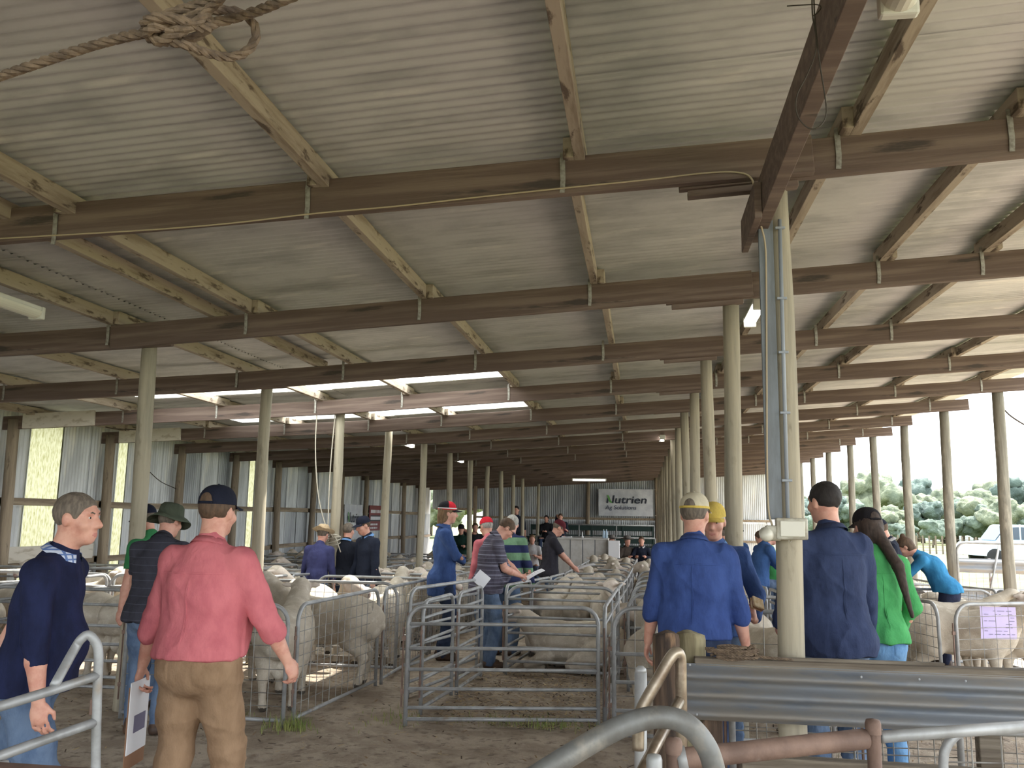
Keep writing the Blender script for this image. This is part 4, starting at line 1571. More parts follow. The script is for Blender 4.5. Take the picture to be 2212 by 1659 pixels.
    # --- hair
    if hairstyle:
        K = Field(lo, hi, max(res * 0.9, 0.007))
        K.ell(hr((0, -0.014, 0.034)), (r(0.085), r(0.101), r(0.093)), r(0.01), Rm)
        if hairstyle in ('long', 'tail', 'bun'):
            K.ell(hr((0, -0.045, -0.02)), (r(0.082), r(0.072), r(0.11)), r(0.03), Rm)
        # forehead, face and ears stay clear
        K.ell(hr((0, 0.10, -0.03)), (r(0.10), r(0.085), r(0.095)), r(0.012), Rm, True)
        if hairstyle == 'short':
            K.plane(hr((0, 0, -0.045)), RH @ Vector((0, 0.25, -1)))
            for i in (-1, 1):
                K.ell(hr((i * 0.088, -0.004, -0.010)), (r(0.030), r(0.027), r(0.036)), r(0.008), Rm, True)
        else:
            for i in (-1, 1):
                K.ell(hr((i * 0.09, 0.05, -0.06)), (r(0.04), r(0.06), r(0.06)), r(0.01), Rm, True)
            if hairstyle == 'long':
                K.cap(hr((0, -0.06, -0.05)), hr((0, -0.075, -0.15)), r(0.058), r(0.045), r(0.03))
            elif hairstyle == 'tail':
                b0 = hr((0.01, -0.085, -0.03))
                b1 = che + R2 @ V(0.09, -0.15, 0.10)
                b2 = che + R2 @ V(0.16, -0.14, -0.22)
                K.cap(b0, b1, r(0.040), r(0.036), r(0.03))
                K.cap(b1, b2, r(0.036), r(0.012), r(0.02))
            elif hairstyle == 'bun':
                K.ell(hr((0, -0.06, 0.125)), (r(0.034), r(0.034), r(0.036)), r(0.015), Rm)
                K.plane(hr((0, 0, -0.07)), RH @ Vector((0, 0.2, -1)))
        v, q = K.surface()
        if len(q):
            v = v + vnormals(v, q) * (wob(v, 55, 2) * 0.0022)[:, None]
            obj('hair', mesh('hair', v, q, HAIR[hair], True), root)
    # --- headgear
    if hat:
        m = HATM[hatm]
        q4 = RH.to_4x4()
        ho = empty('hat' if hat in ('bucket', 'wide') else 'cap', hr((0, -0.010, 0.052)), 0, root)
        ho.rotation_euler = RH.to_euler()
        ho.scale = (s, s, s)
        if hat in ('cap', 'capback'):
            sg = 1 if hat == 'cap' else -1
            b = MB()
            prof = [(0.093, -0.012)] + [(0.092 * math.cos(a) ** 0.8, 0.090 * math.sin(a)) for a in [i * math.pi / 2 / 7 for i in range(0, 7)]] + [(0.004, 0.090)]
            b.lathe(prof, 22, sx=0.97, sy=1.17, cap=False)
            cr = b.build('crown', m, ho, smooth=True)
            MB().lathe([(0.001, 0.087), (0.008, 0.090), (0.001, 0.095)], 8).build('button', m, ho, smooth=True)
            b = MB()
            nA, nR = 12, 4
            for sd in (0, 1):
                for i in range(nA + 1):
                    a = math.radians(-62 + 124 * i / nA)
                    for j in range(nR + 1):
                        t = j / nR
                        rr = 0.078 * (math.cos(a * 1.35) ** 0.6 if abs(a * 1.35) < 1.55 else 0.0) * t
                        x = 0.091 * math.sin(a) + 0.25 * rr * math.sin(a)
                        y = 0.106 * math.cos(a) + rr
                        b.v.append((x, sg * y, -0.008 - 0.016 * t - 1.6 * x * x - (0.004 if sd else 0)))
            N = (nA + 1) * (nR + 1)
            for i in range(nA):
                for j in range(nR):
                    a_ = i * (nR + 1) + j
                    fq = (a_, a_ + nR + 1, a_ + nR + 2, a_ + 1)
                    b.f.append(fq)
                    b.f.append(tuple(N + t for t in reversed(fq)))
                    b.m += [0, 0]
            bm_ = HATM['blackc'] if hatm == 'red' else m
            b.build('brim', bm_, ho, smooth=True)
            if res < 0.0105 and hairstyle:
                b = MB()
                for k_ in range(9):
                    for j in range(6):
                        a = -math.pi / 2 + 0.42 * (k_ / 4 - 1)
                        top = 0.046 * math.sqrt(max(0.0, 1 - (k_ / 4 - 1) ** 2))
                        z = -0.010 + (top + 0.010) * j / 5
                        e_ = math.asin(max(0.0, min(1.0, z / 0.09)))
                        rr = (0.0945 if z <= 0 else 0.0935 * math.cos(e_) ** 0.8) + 0.0015
                        b.v.append((rr * math.cos(a) * 0.97, rr * math.sin(a) * 1.17 * sg, z))
                for k_ in range(8):
                    for j in range(5):
                        a_ = k_ * 6 + j
                        b.f.append((a_, a_ + 6, a_ + 7, a_ + 1))
                        b.m.append(0)
                b.build('strap_opening', HAIR[hair], ho, smooth=True)
                MB().tube([(0.097 * math.cos(a) * 0.97, 0.097 * math.sin(a) * 1.17 * sg, -0.004) for a in [-math.pi / 2 + 0.42 * (k_ / 5 - 1) for k_ in range(11)]], 0.006, 6).build('strap', HATM['yellow'] if extra == 'cream' else m, ho, smooth=True)
            if extra == 'cream':
                MB().lathe([(0.0940, -0.013), (0.0945, -0.004), (0.0938, 0.001)], 22, sx=0.97, sy=1.17, cap=False).build('sweatband', HATM['yellow'], ho, smooth=True)
            if extra == 'redcap':
                b = MB()
                for k_ in range(13):
                    for j in range(8):
                        a = math.pi * (0.98 + 1.04 * k_ / 12)
                        e_ = j * math.pi / 2 / 7.4
                        b.v.append((0.0945 * math.cos(a) * math.cos(e_) ** 0.8 * 0.97, 0.0945 * math.sin(a) * math.cos(e_) ** 0.8 * 1.17, 0.093 * math.sin(e_)))
                for k_ in range(12):
                    for j in range(7):
                        a_ = k_ * 8 + j
                        b.f.append((a_, a_ + 8, a_ + 9, a_ + 1))
                        b.m.append(0)
                b.build('back_panel', HATM['blackc'], ho, smooth=True)
                MB().lathe([(0.096, 0.0), (0.097, 0.010)], 22, sx=0.97, sy=1.17, cap=False).build('white_braid', M_PAPER, ho, smooth=True)
        else:
            b = MB()
            if hat == 'bucket':
                prof = [(0.168, -0.062), (0.17, -0.058), (0.135, -0.028), (0.105, 0.0), (0.100, 0.03), (0.094, 0.07), (0.080, 0.088), (0.04, 0.094), (0.003, 0.095)]
                b.lathe(prof, 26, sx=0.96, sy=1.1, cap=False)
                b.lathe([(p[0] - 0.003, p[1] - 0.004) for p in prof[1:4]], 26, sx=0.96, sy=1.1, cap=False)
                b.v = [(x, y, z + (0.012 * math.sin(3 * math.atan2(y, x)) if z < -0.02 else 0)) for x, y, z in b.v]
                b.build('crown', m, ho, smooth=True)
            else:
                prof = [(0.10, -0.006), (0.178, 0.010), (0.185, 0.016), (0.178, 0.017), (0.104, 0.004), (0.098, 0.03), (0.092, 0.085), (0.076, 0.108), (0.04, 0.098), (0.003, 0.09)]
                b.lathe(prof, 26, sx=0.95, sy=1.1, cap=False)
                b.v = [(x, y, z + (0.9 * (abs(x) - 0.1) ** 2 * 4 if math.hypot(x, y) > 0.12 else 0)) for x, y, z in b.v]
                b.build('crown', m, ho, smooth=True)
                MB().lathe([(0.1025, 0.008), (0.1005, 0.032)], 26, sx=0.95, sy=1.1, cap=False).build('band', M_BAND, ho, smooth=True)
    # --- boots
    if boots:
        for i in (-1, 1):
            an = LEG[i][2]
            b = Field(np.array(an) - 0.24 * s, np.array(an) + 0.30 * s, max(res, 0.011))
            zf = an.z - r(0.06)
            b.cap((an.x, an.y - r(0.03), zf + r(0.01)), (an.x + i * r(0.02), an.y + r(0.14), zf + r(0.0)), r(0.045), r(0.042), r(0.03))
            b.cap((an.x, an.y - r(0.01), zf + r(0.03)), (an.x, an.y, an.z + r(0.06)), r(0.052), r(0.050), r(0.03))
            b.plane((0, 0, an.z - r(0.083)), (0, 0, -1))
            v, q = b.surface()
            if len(q):
                obj('boot', mesh('boot', relax(v, q, 1), q, M_BOOT, True), root)
    root['_'] = 0
    del root['_']
    return dict(root=root, arms=arms, hc=hc, RH=RH, che=che, R2=R2, pel=pel, s=s, LEG=LEG)


def to_world(pd, p):
    return Matrix.Translation(pd['root'].location) @ pd['root'].rotation_euler.to_matrix().to_4x4() @ Vector(p)
NEAR, MID, FAR = 0.0088, 0.0125, 0.02
S_ = dict
pNavy = person('man in navy jumper and jeans seen from the side at the left', 116, 1072, 4.4, 78, lean=11, head=(6, -6), girth=1.08, belly=0.45, la=(-0.16, -0.26, 1.02), ra=(0.24, 0.13, 0.84),
               lhand=S_(pole=(-1, -1, 0)), rhand=S_(curl=0.5, palm=(-1, 0, 0), pole=(0.5, -1, 0)), lf=(-0.12, -0.30, 0), rf=(0.10, 0.12, 0), shirt='navy', sleeve=0.74, hem=0.87, roll=False, hair='grey', collar='check', res=0.0075, boots=False)
pPink = person('broad man in pink shirt and brown trousers walking away with papers', 460, 1053, 4.5, 6, lean=3, girth=1.25, sh=1.02, belly=0.5, la=(-0.36, 0.02, 0.84), ra=(0.38, 0.16, 0.93),
               rhand=S_(curl=0.75, palm=(-1, 0.2, 0)), lhand=S_(curl=0.7, palm=(1, 0.2, 0)), lf=(-0.11, -0.12, 0), rf=(0.11, 0.16, 0), shirt='pink', sleeve=0.72, hem=0.955, tuck=True, legs=KHAKI, hat='cap', hatm='navy', hair='brown', belt=M_BELT, collar='pink', res=NEAR, boots=False)
pBucket = person('man in charcoal polo and olive bucket hat gripping the mesh gate', 348, 1090, 7.1, -6, lean=14, head=(15, 8), girth=1.05, la=(-0.30, 0.30, 0.93), lhand=S_(curl=1.0, palm=(0.3, 0.5, -1)), ra=(0.22, 0.3, 0.95), shirt='char', sleeve=0.42, hem=0.86,
                 hat='bucket', hatm='olive', hair='grey', collar='char', res=0.011)
pGreen4 = person('man in green shirt and dark cap half hidden behind the bucket-hatted man', 338, 1091, 8.0, -75, lean=8, head=(0, 10), shirt='green', sleeve=0.4, hat='cap', hatm='navy', hair='grey', res=MID)
pStraw = person('man in navy shirt and straw hat with his back turned beside the rope post', 690, 1137, 12.0, 4, lean=10, head=(0, 10), shirt='navyshirt', sleeve=0.95, hem=0.96, tuck=True, hat='wide', hatm='straw', hair='grey', belt=M_BELTB, res=MID)
pGrey = person('grey-haired man in black vest with his back turned, right of the rope post', 748, 1132, 12.3, 8, lean=6, girth=1.1, shirt='black', sleeve=0.98, hair='grey', collar='lblue', res=MID)
pNcap = person('man in dark jacket and navy cap looking down, beside the left aisle post', 798, 1115, 12.0, 218, lean=4, head=(10, 14), shirt='dnavy', sleeve=0.98, hem=0.80, hat='cap', hatm='navy', hair='brown', collar='lblue', la=(-0.24, 0.05, 0.85), ra=(0.24, 0.12, 0.9), res=MID)
pYoung = person('young man in blue shirt with red and black cap and long hair, arms folded', 962, 1085, 10.4, 72, lean=0, head=(-2, 2), girth=0.98, la=(0.07, 0.19, 1.14), ra=(-0.07, 0.23, 1.10), lhand=S_(pole=(-1, 0.3, -0.9), dir=(1, -0.2, 0.1)), rhand=S_(pole=(1, 0.3, -0.9), dir=(-1, -0.2, 0.1)),
                shirt='blue', sleeve=0.98, hem=0.72, legs=DENIMD, hat='cap', hatm='red', extra='redcap', hair='blond', hairstyle='long', collar='blue', res=0.0105)
pPlaid = person('man in striped polo and glasses writing in a booklet', 1058, 1112, 9.8, 66, lean=13, head=(0, 38), girth=1.15, belly=0.9, la=(-0.06, 0.42, 1.02), ra=(0.08, 0.36, 1.04), lhand=S_(curl=0.9, fingers=True, palm=(0.3, 0.2, 1), dir=(0.2, 1, 0.1)), rhand=S_(curl=1.0, fingers=True, palm=(-0.6, 0.2, -1), dir=(-0.5, 1, -0.1)),
                shirt='plaid', sleeve=0.42, hem=0.84, hair='brown', collar='plaid', res=0.0105)
pRugby = person('white-haired man in green and navy striped rugby top seen from behind', 1094, 1112, 10.9, 18, lean=18, head=(-35, 12), girth=1.2, shirt='rugby', sleeve=0.98, hem=0.84, hair='white', la=(-0.2, 0.3, 0.98), ra=(0.30, 0.16, 0.86), res=MID)
pRedc = person('man in pink shirt and red cap hidden behind the man writing', 1062, 1117, 11.3, -40, lean=10, head=(0, 10), shirt='pink', sleeve=0.9, hat='cap', hatm='red', hair='white', la=(-0.3, 0.0, 0.85), res=MID)
pMaroon = person('man in black polo and maroon cap holding white sheets in the far aisle', 1188, 1120, 14.2, 72, lean=8, head=(0, 26), girth=1.0, la=(-0.08, 0.40, 1.0), ra=(0.12, 0.38, 1.0), shirt='bpolo', sleeve=0.42, hem=0.84, hat='cap', hatm='maroon', hair='grey', collar='bpolo', res=MID)
pBlue = person('big man in royal blue shirt and cream cap with his back turned', 1497, 1068, 5.4, 8, lean=3, head=(12, 0), girth=1.22, belly=0.4, sh=1.02, la=(-0.30, 0.05, 0.84), ra=(0.31, 0.06, 0.80), rhand=S_(curl=0.6), shirt='blue2', sleeve=0.72, hem=0.93, tuck=True, legs=DENIMD, hat='capback' if False else 'cap', hatm='cream', extra='cream', hair='grey', belt=M_BELT, collar='blue2', res=NEAR)
pYel = person('man in yellow cap facing the camera behind the big blue-shirted man, eating', 1541, 1088, 6.2, 186, lean=4, head=(4, 6), ra=(-0.05, 0.3, 1.05), la=(-0.26, 0.26, 1.0), lhand=S_(curl=0.8, fingers=True, palm=(1, 0, 0.3), dir=(0.1, 0.6, 0.8)), shirt='blue', sleeve=0.95, hat='cap', hatm='yellow', hair='white', collar='lblue', res=0.0085)
pJack = person('dark-haired man in long navy work jacket with his back turned, beside the electrical post', 1790, 1046, 5.6, -14, lean=2, head=(-14, 2), girth=1.12, la=(-0.24, 0.2, 0.95), ra=(0.27, 0.14, 0.88), shirt='jacket', sleeve=1.0, hem=0.80, hair='dark', collar='jacket', res=NEAR)
pWom = person('woman in bright green shirt and light jeans with a long dark ponytail', 1884, 1099, 6.0, -12, lean=4, head=(-6, 6), girth=0.9, sh=0.92, la=(-0.18, 0.24, 1.0), ra=(0.20, 0.16, 0.94), shirt='bgreen', sleeve=0.95, hem=0.92, legs=DENIML, hair='darkbrown', hairstyle='tail', hat='cap', hatm='blackc', res=NEAR)
pVest = person('man in navy jacket and cap with a white band by the open side', 1924, 1119, 11.5, -80, lean=6, head=(0, 24), shirt='dnavy', sleeve=0.98, hat='cap', hatm='navy', hair='brown', collar='white', res=MID)
pBend = person('woman in bright blue shirt bending to write, hair in a bun, by the open side', None, None, None, -72, lean=42, head=(0, 10), loc=(3.58, 11.25, gz(3.58, 11.25)), H=1.66, la=(-0.08, 0.62, 0.92), ra=(0.10, 0.60, 0.92), shirt='sky', sleeve=0.95, hem=0.92, legs=cloth('navy_trousers', rgb(48, 54, 78)), hair='brown', hairstyle='bun', res=MID)
pLean = person('man in chambray shirt and brown cap with one foot up on a rail', 1636, 1134, 13.0, 70, lean=20, head=(0, 20), la=(-0.02, 0.5, 1.02), ra=(0.12, 0.44, 1.0), lf=(-0.10, 0.36, 0.36), rf=(0.10, -0.10, 0), shirt='chambray', sleeve=0.75, hat='cap', hatm='brownc', hair='brown', res=MID)
pGrn2 = person('person in green shirt holding a paper beyond the electrical box', 1668, 1146, 14.2, -85, lean=14, head=(0, 16), la=(-0.05, 0.45, 1.05), shirt='bgreen', sleeve=0.6, hair='brown', res=0.016)
pKhaki = person('man in khaki shirt with his back turned between two right-hand posts', 1566, 1134, 11.8, -10, lean=8, shirt='khaki', sleeve=0.98, hat='wide', hatm='felt2', hair='grey', res=MID)
pHat2 = person('man in blue shirt and brown hat behind the khaki-shirted man', 1580, 1128, 13.2, 170, lean=4, shirt='chambray', sleeve=0.9, hat='bucket', hatm='olive', hair='brown', res=0.016)
# ---------------------------------------------------------------- rope, cables, lamps, fittings
M_ROPE = mat('old_hemp_rope', rgb(120, 102, 84), 0.95, var=rgb(86, 72, 60), scale=(40, 40, 40), bump=0.6, bscale=(260, 260, 260), bdist=0.003)
M_CORD = mat('pale_cord', rgb(196, 188, 172), 0.9)
M_CABLE = mat('white_electric_cable', rgb(176, 160, 134), 0.7)
M_WIRED = mat('dark_wire', rgb(70, 62, 54), 0.7, 0.3)
M_PVC = mat('grey_conduit', rgb(150, 156, 164), 0.5)
M_DUCT = mat('grey_duct_cover', rgb(126, 132, 138), 0.6, var=rgb(108, 112, 116), scale=(20, 20, 3))
M_BOX = mat('dusty_switch_box', rgb(186, 182, 168), 0.5, var=rgb(150, 142, 124), scale=(18, 18, 18))
M_LAMPB = mat('lamp_body', rgb(206, 204, 196), 0.5)
M_DIFF = mat('clouded_diffuser', rgb(210, 206, 192), 0.35)


def emit(name, col, s):
    m = bpy.data.materials.new(name)
    m.use_nodes = True
    b = m.node_tree.nodes['Principled BSDF']
    b.inputs['Base Color'].default_value = (*col, 1)
    b.inputs['Emission Color'].default_value = (*col, 1)
    b.inputs['Emission Strength'].default_value = s
    return m


M_LIT = emit('lit_tube', (1.0, 0.97, 0.9), 5.0)


def twist_rope(pts, r, n=10, pitch=None):
    """three-strand rope along a smooth path -> MB"""
    P = spline(pts, n)
    b = MB()
    pitch = pitch or r * 7
    t0 = (P[1] - P[0]).normalized()
    nrm = t0.orthogonal().normalized()
    dist, frames = 0.0, []
    # resample evenly so the lay is regular
    Q, acc, step = [P[0]], 0.0, pitch / 6
    for i in range(1, len(P)):
        seg = P[i] - P[i - 1]
        L = seg.length
        while acc + L >= step and L > 1e-9:
            k = (step - acc) / L
            p = P[i - 1] + seg * k
            Q.append(p)
            seg = P[i] - p
            L = seg.length
            P[i - 1] = p
            acc = 0.0
        acc += L
    for i, p in enumerate(Q):
        t = (Q[min(i + 1, len(Q) - 1)] - Q[max(i - 1, 0)]).normalized()
        nrm = (nrm - t * nrm.dot(t)).normalized()
        frames.append((p, nrm.copy(), t.cross(nrm)))
    for s in range(3):
        path = []
        for i, (p, u, w) in enumerate(frames):
            a = 2 * math.pi * (i / 6 + s / 3)
            path.append(p + (u * math.cos(a) + w * math.sin(a)) * r * 0.5)
        if len(path) > 2:
            b.tube(path, r * 0.56, 6)
    return b


def on_ray(px, py, dist):
    r = ray(px, py)
    return Vector((0, 0, EYE)) + r.normalized() * dist


KD = 1.75
K = lambda px, py, dd=0.0: on_ray(px, py, KD + dd)
kn = twist_rope([on_ray(-420, 300, 2.5), on_ray(-150, 218, 2.1), on_ray(0, 165, 1.95), on_ray(180, 105, 1.83), K(310, 72), K(345, 88, -0.02), K(400, 62, -0.04), K(440, 42, -0.02), K(455, 55, 0.02), K(400, 90, 0.03), K(340, 82, 0.03), K(312, 55, 0.0), K(335, 38, -0.03), K(390, 44, -0.04),
                 K(440, 60, -0.03), K(462, 50, 0.0), K(500, 40, 0.0), K(560, 22, -0.03), on_ray(640, -10, 1.66), on_ray(760, -50, 1.66)], 0.0095, 10)
rope = kn.build('rope', M_ROPE)
tag(rope, 'thick old rope strung overhead with a big tangled knot at top left', 'rope')
kl = twist_rope([K(345, 76, 0.0), K(380, 92, -0.03), K(405, 98, -0.03), K(440, 112, -0.02), K(485, 123, 0.0), K(525, 116, 0.0), K(549, 92, 0.0), K(553, 66, 0.0), K(541, 42, 0.0), K(515, 26, 0.0), K(470, 22, 0.01), K(430, 28, 0.01), K(380, 55, -0.02), K(330, 60, -0.03), K(318, 78, 0.0), K(350, 92, 0.02), K(395, 74, 0.03)], 0.0088, 10)
kl.build('knot_loop', M_ROPE, rope)
twist_rope([K(360, 70, -0.03), K(420, 52, -0.04), K(452, 20, -0.02), on_ray(478, -5, 1.7), on_ray(520, -50, 1.65)], 0.009, 8).build('knot_loop', M_ROPE, rope)
twist_rope([K(352, 34, 0.03), K(400, 18, 0.03), K(450, 2, 0.03), on_ray(500, -16, 1.76), on_ray(600, -50, 1.75)], 0.009, 8).build('knot_loop', M_ROPE, rope)

# wire looped over the bearer beam
wl = MB().tube(spline([AY(1757, -40, 2.6), AY(1758, 0, 2.6), AY(1760, 40, 2.6), AY(1765, 90, 2.6), AY(1772, 145, 2.6), AY(1780, 195, 2.6), AY(1785, 240, 2.6), AY(1777, 266, 2.6), AY(1757, 279, 2.6), AY(1735, 268, 2.6), AY(1720, 240, 2.6), AY(1722, 205, 2.6), AY(1742, 165, 2.6), AY(1760, 120, 2.6), AY(1763, 80, 2.6), AY(1755, 30, 2.6), AY(1754, -40, 2.6)], 5), 0.0024, 5)
wl.tube(spline([AY(1700, 13, 2.6), AY(1730, 11, 2.6), AY(1765, 10, 2.6), AY(1773, 17, 2.6), AY(1765, 28, 2.6), AY(1757, 34, 2.6)], 5), 0.0020, 5)
tag(wl.build('wire_loop', M_WIRED, smooth=True), 'dark twisted wire hanging in a loop beside the heavy beam', 'wire')

# cable stapled along the first rafter
ca = spline([AY(-30, 517, 4.2), AY(160, 506, 4.2), AY(330, 496, 4.2), AY(500, 482, 4.2), AY(680, 461, 4.2), AY(850, 446, 4.2), AY(1040, 425, 4.2), AY(1240, 404, 4.2), AY(1400, 388, 4.2), AY(1520, 374, 4.2), AY(1590, 372, 4.2), AY(1622, 384, 4.19), AY(1631, 420, 4.19), AY(1634, 460, 4.22), AY(1645, 492, 4.26), AY(1653, 530, 4.28),
             AY(1655, 600, 4.29), AY(1656, 800, 4.29), AY(1657, 1000, 4.29), AY(1660, 1100, 4.28), AY(1668, 1135, 4.27)], 5)
tag(MB().tube(ca, 0.0048, 6).build('power_cable', M_CABLE, smooth=True), 'pale power cable clipped under the first rafter and down the near post', 'cable')
# conduit, duct, switch box on the near post
du = MB().box((0, 0, 0), (0.068, 0.02, AY(1668, 476, 4.29).z - AY(1690, 1122, 4.29).z), 0.003)
cd = thing('conduit', 'grey plastic conduit running down the near post to the switch box', 'conduit', (0, 0, 0))
p0, p1 = AY(1684, 474, 4.285), AY(1702, 1124, 4.285)
MB().tube([p0, p1], 0.0095, 10).build('pipe', M_PVC, cd, smooth=True)
for py in (494, 652, 770, 900, 1042):
    t = (py - 474) / (1124 - 474)
    c = p0.lerp(p1, t)
    MB().box((c.x - 0.024, c.y - 0.0125, c.z - 0.006), (c.x + 0.024, c.y + 0.004, c.z + 0.006), 0.002).build('saddle_clip', M_PVC, cd)
dq = AY(1657, 1122, 4.30)
dz = AY(1657, 476, 4.30).z - dq.z
tag(MB().box((0, -0.004, 0), (0.072, 0.02, dz), 0.003).build('cable_duct', M_DUCT, None, dq), 'flat grey duct cover up the left face of the near post', 'duct')
sb = thing('switch_box', 'dusty white electrical switch box on the near post', 'switch box', AY(1711, 1166, 4.262))
MB().box((-0.072, -0.02, 0.0), (0.072, 0.03, 0.102), 0.008).build('housing', M_BOX, sb)
MB().box((-0.056, -0.027, 0.014), (0.056, -0.018, 0.088), 0.004).build('lid', M_DIFF, sb)
MB().tube([(-0.02, -0.022, -0.002), (-0.014, -0.022, -0.012), (-0.006, -0.022, -0.004)], 0.003, 6).build('latch', M_BOX, sb)
so_ = thing('power_socket', 'angled weatherproof power socket left of the switch box', 'socket', AY(1668, 1168, 4.28))
MB().box((-0.032, -0.03, 0.0), (0.04, 0.02, 0.072), 0.01).build('housing', M_BOX, so_)
o = MB().lathe([(0.030, -0.02), (0.034, 0.0), (0.026, 0.025)], 14).build('cover', M_DIFF, so_, (-0.03, -0.03, 0.03), (math.radians(60), 0, math.radians(-40)), True)


def batten(x, y, z, L, rz, lit, label, group='fluorescent lamps under the roof'):
    t = thing('fluorescent_lamp', label, 'lamp', (x, y, z), rz, group)
    MB().box((-L / 2, -0.05, 0.03), (L / 2, 0.05, 0.065), 0.008).build('body', M_LAMPB, t)
    b = MB()
    n = 10
    for i in range(n + 1):
        a = math.pi * i / n
        for e in (-1, 1):
            b.v.append((e * (L / 2 - 0.01), -0.055 * math.cos(a), 0.03 - 0.055 * math.sin(a)))
    for i in range(n):
        b.f.append((2 * i, 2 * i + 1, 2 * i + 3, 2 * i + 2))
        b.m.append(0)
    b.f.append(tuple(2 * i for i in range(n, -1, -1)))
    b.f.append(tuple(2 * i + 1 for i in range(n + 1)))
    b.m += [0, 0]
    b.build('diffuser', M_LIT if lit else M_DIFF, t, smooth=False)
    for e in (-1, 1):
        MB().box((e * L / 2 - 0.02, -0.058, -0.03), (e * L / 2 + 0.02, 0.058, 0.066), 0.01).build('end_cap', M_LAMPB, t)
    return t


batten(-4.40, 5.2, zu(-4.4) + 0.03, 0.75, math.pi / 2, False, 'unlit fluorescent lamp under the roof at the left edge')
batten(1.02, 7.75, zu(1.05) + 0.10, 0.7, math.pi / 2, True, 'lit fluorescent lamp beside the near post')
batten(0.78, 2.15, 3.14, 0.75, math.pi / 2, False, 'fluorescent lamp beside the heavy beam at the top edge')
t = batten(-1.79, 30.0, 2.93, 1.15, 0.06, True, 'lit fluorescent lamp hanging near the white banner')
for e in (-0.45, 0.45):
    MB().tube([(e, 0, 0.065), (e, 0, 0.40)], 0.004, 5).build('hanger', M_WIRED, t)
batten(-4.60, 16.6, zu(-4.6) + 0.02, 0.6, math.pi / 2, True, 'small lit lamp nearest the left posts halfway back')
batten(-4.55, 21.3, zu(-4.6) + 0.02, 0.6, math.pi / 2, True, 'small lit lamp further back behind the young man')
batten(0.45, 18.6, zu(0.5) + 0.02, 0.6, math.pi / 2, True, 'small lit lamp left of the distant right-hand posts')

# cord tied round the fourth-bay post
PX, PY = XL, raf(4) + 0.09
cl = thing('cord', 'pale cord tied round a left post and hanging from the rafter above', 'cord', (PX, PY, 0))
MB().tube([Vector(p) - Vector((PX, PY, 0)) for p in spline([(PX - 0.30, PY - 0.1, zu(PX) + 0.02), (PX - 0.29, PY - 0.11, 2.5), (PX - 0.22, PY - 0.11, 1.9), (PX - 0.10, PY - 0.1, 1.48), (PX + 0.02, PY - 0.1, 1.30)], 8)], 0.008, 6).build('hanging_end', M_CORD, cl, smooth=True)
b = MB()
for j in range(4):
    z = 1.22 + 0.028 * j
    b.tube([Vector((0.088 * math.cos(a), 0.088 * math.sin(a), z + 0.03 * math.sin(a + j))) for a in [2 * math.pi * i / 20 for i in range(20)]], 0.009, 6, closed=True)
b.build('wrapping', M_CORD, cl, smooth=True)
MB().tube(spline([(0.02, -0.10, 1.28), (0.06, -0.12, 1.30), (0.10, -0.10, 1.20), (0.14, -0.10, 1.10)], 6), 0.008, 6).build('loose_end', M_CORD, cl, smooth=True)
MB().tube(spline([(-0.06, -0.09, 1.36), (-0.075, -0.07, 2.2), (-0.04, -0.075, 3.0)], 6), 0.008, 6).build('standing_cord', M_CORD, cl, smooth=True)

# thin cables drooping by the left wall
tag(MB().tube(spline([AY(160, 905, 13.0), AY(240, 925, 13.2), AY(320, 935, 13.4), AY(300, 985, 13.8), AY(340, 1035, 14.6), AY(380, 1056, 15.4)], 6), 0.008, 5).build('wall_cable', M_WIRED), 'thin cable drooping beneath the rafters by the left wall', 'cable')

# ---------------------------------------------------------------- stumps, guard rail and gates in the foreground
M_STUMP = mat('split_dark_post', rgb(92, 74, 60), 0.95, var=rgb(52, 42, 36), scale=(22, 22, 1.6), bump=0.7, bscale=(45, 45, 2.5), bdist=0.02, var2=rgb(140, 112, 86), scale2=(16, 16, 3), lo2=0.55, hi2=0.7)
M_STUMP2 = mat('pale_pine_post', rgb(152, 142, 112), 0.95, var=rgb(116, 106, 82), scale=(22, 22, 1.6), bump=0.5, bscale=(45, 45, 2.5), bdist=0.015, var2=rgb(92, 82, 64), scale2=(14, 14, 2.5), lo2=0.6, hi2=0.72)
M_ARMCO = mat('dusty_guard_rail', rgb(150, 154, 160), 0.55, 0.15, var=rgb(158, 152, 144), scale=(1.4, 1.4, 12), lo=0.4, hi=0.62, bump=0.1, bscale=(60, 60, 60), var2=rgb(132, 140, 152), scale2=(3, 3, 20))
M_GREYW = mat('grey_weathered_plank', rgb(132, 122, 108), 0.9, var=rgb(98, 88, 76), scale=(1.6, 20, 30), bump=0.5, bscale=(3, 60, 60))


def stump(px, py, Y, r, m, label, seed):
    p = AY(px, py, Y)
    rnd = random.Random(seed)
    b = MB()
    prof = [(r * 1.04, 0), (r * 1.02, 0.3), (r * 1.0, p.z * 0.6), (r * 1.01, p.z - 0.02), (r * 0.95, p.z), (r * 0.5, p.z + 0.003), (0.004, p.z - 0.002)]
    b.lathe(prof, 22, cap=False)
    b.v = [(x * (1 + 0.03 * math.sin(7 * math.atan2(y, x) + seed)), y * (1 + 0.03 * math.sin(5 * math.atan2(y, x))), z + (0.008 * math.sin(3 * x / r + seed) if z > p.z - 0.03 else 0)) for x, y, z in b.v]
    return tag(b.build('fence_post', m, None, (p.x, p.y, -0.02), smooth=True), label, 'post')


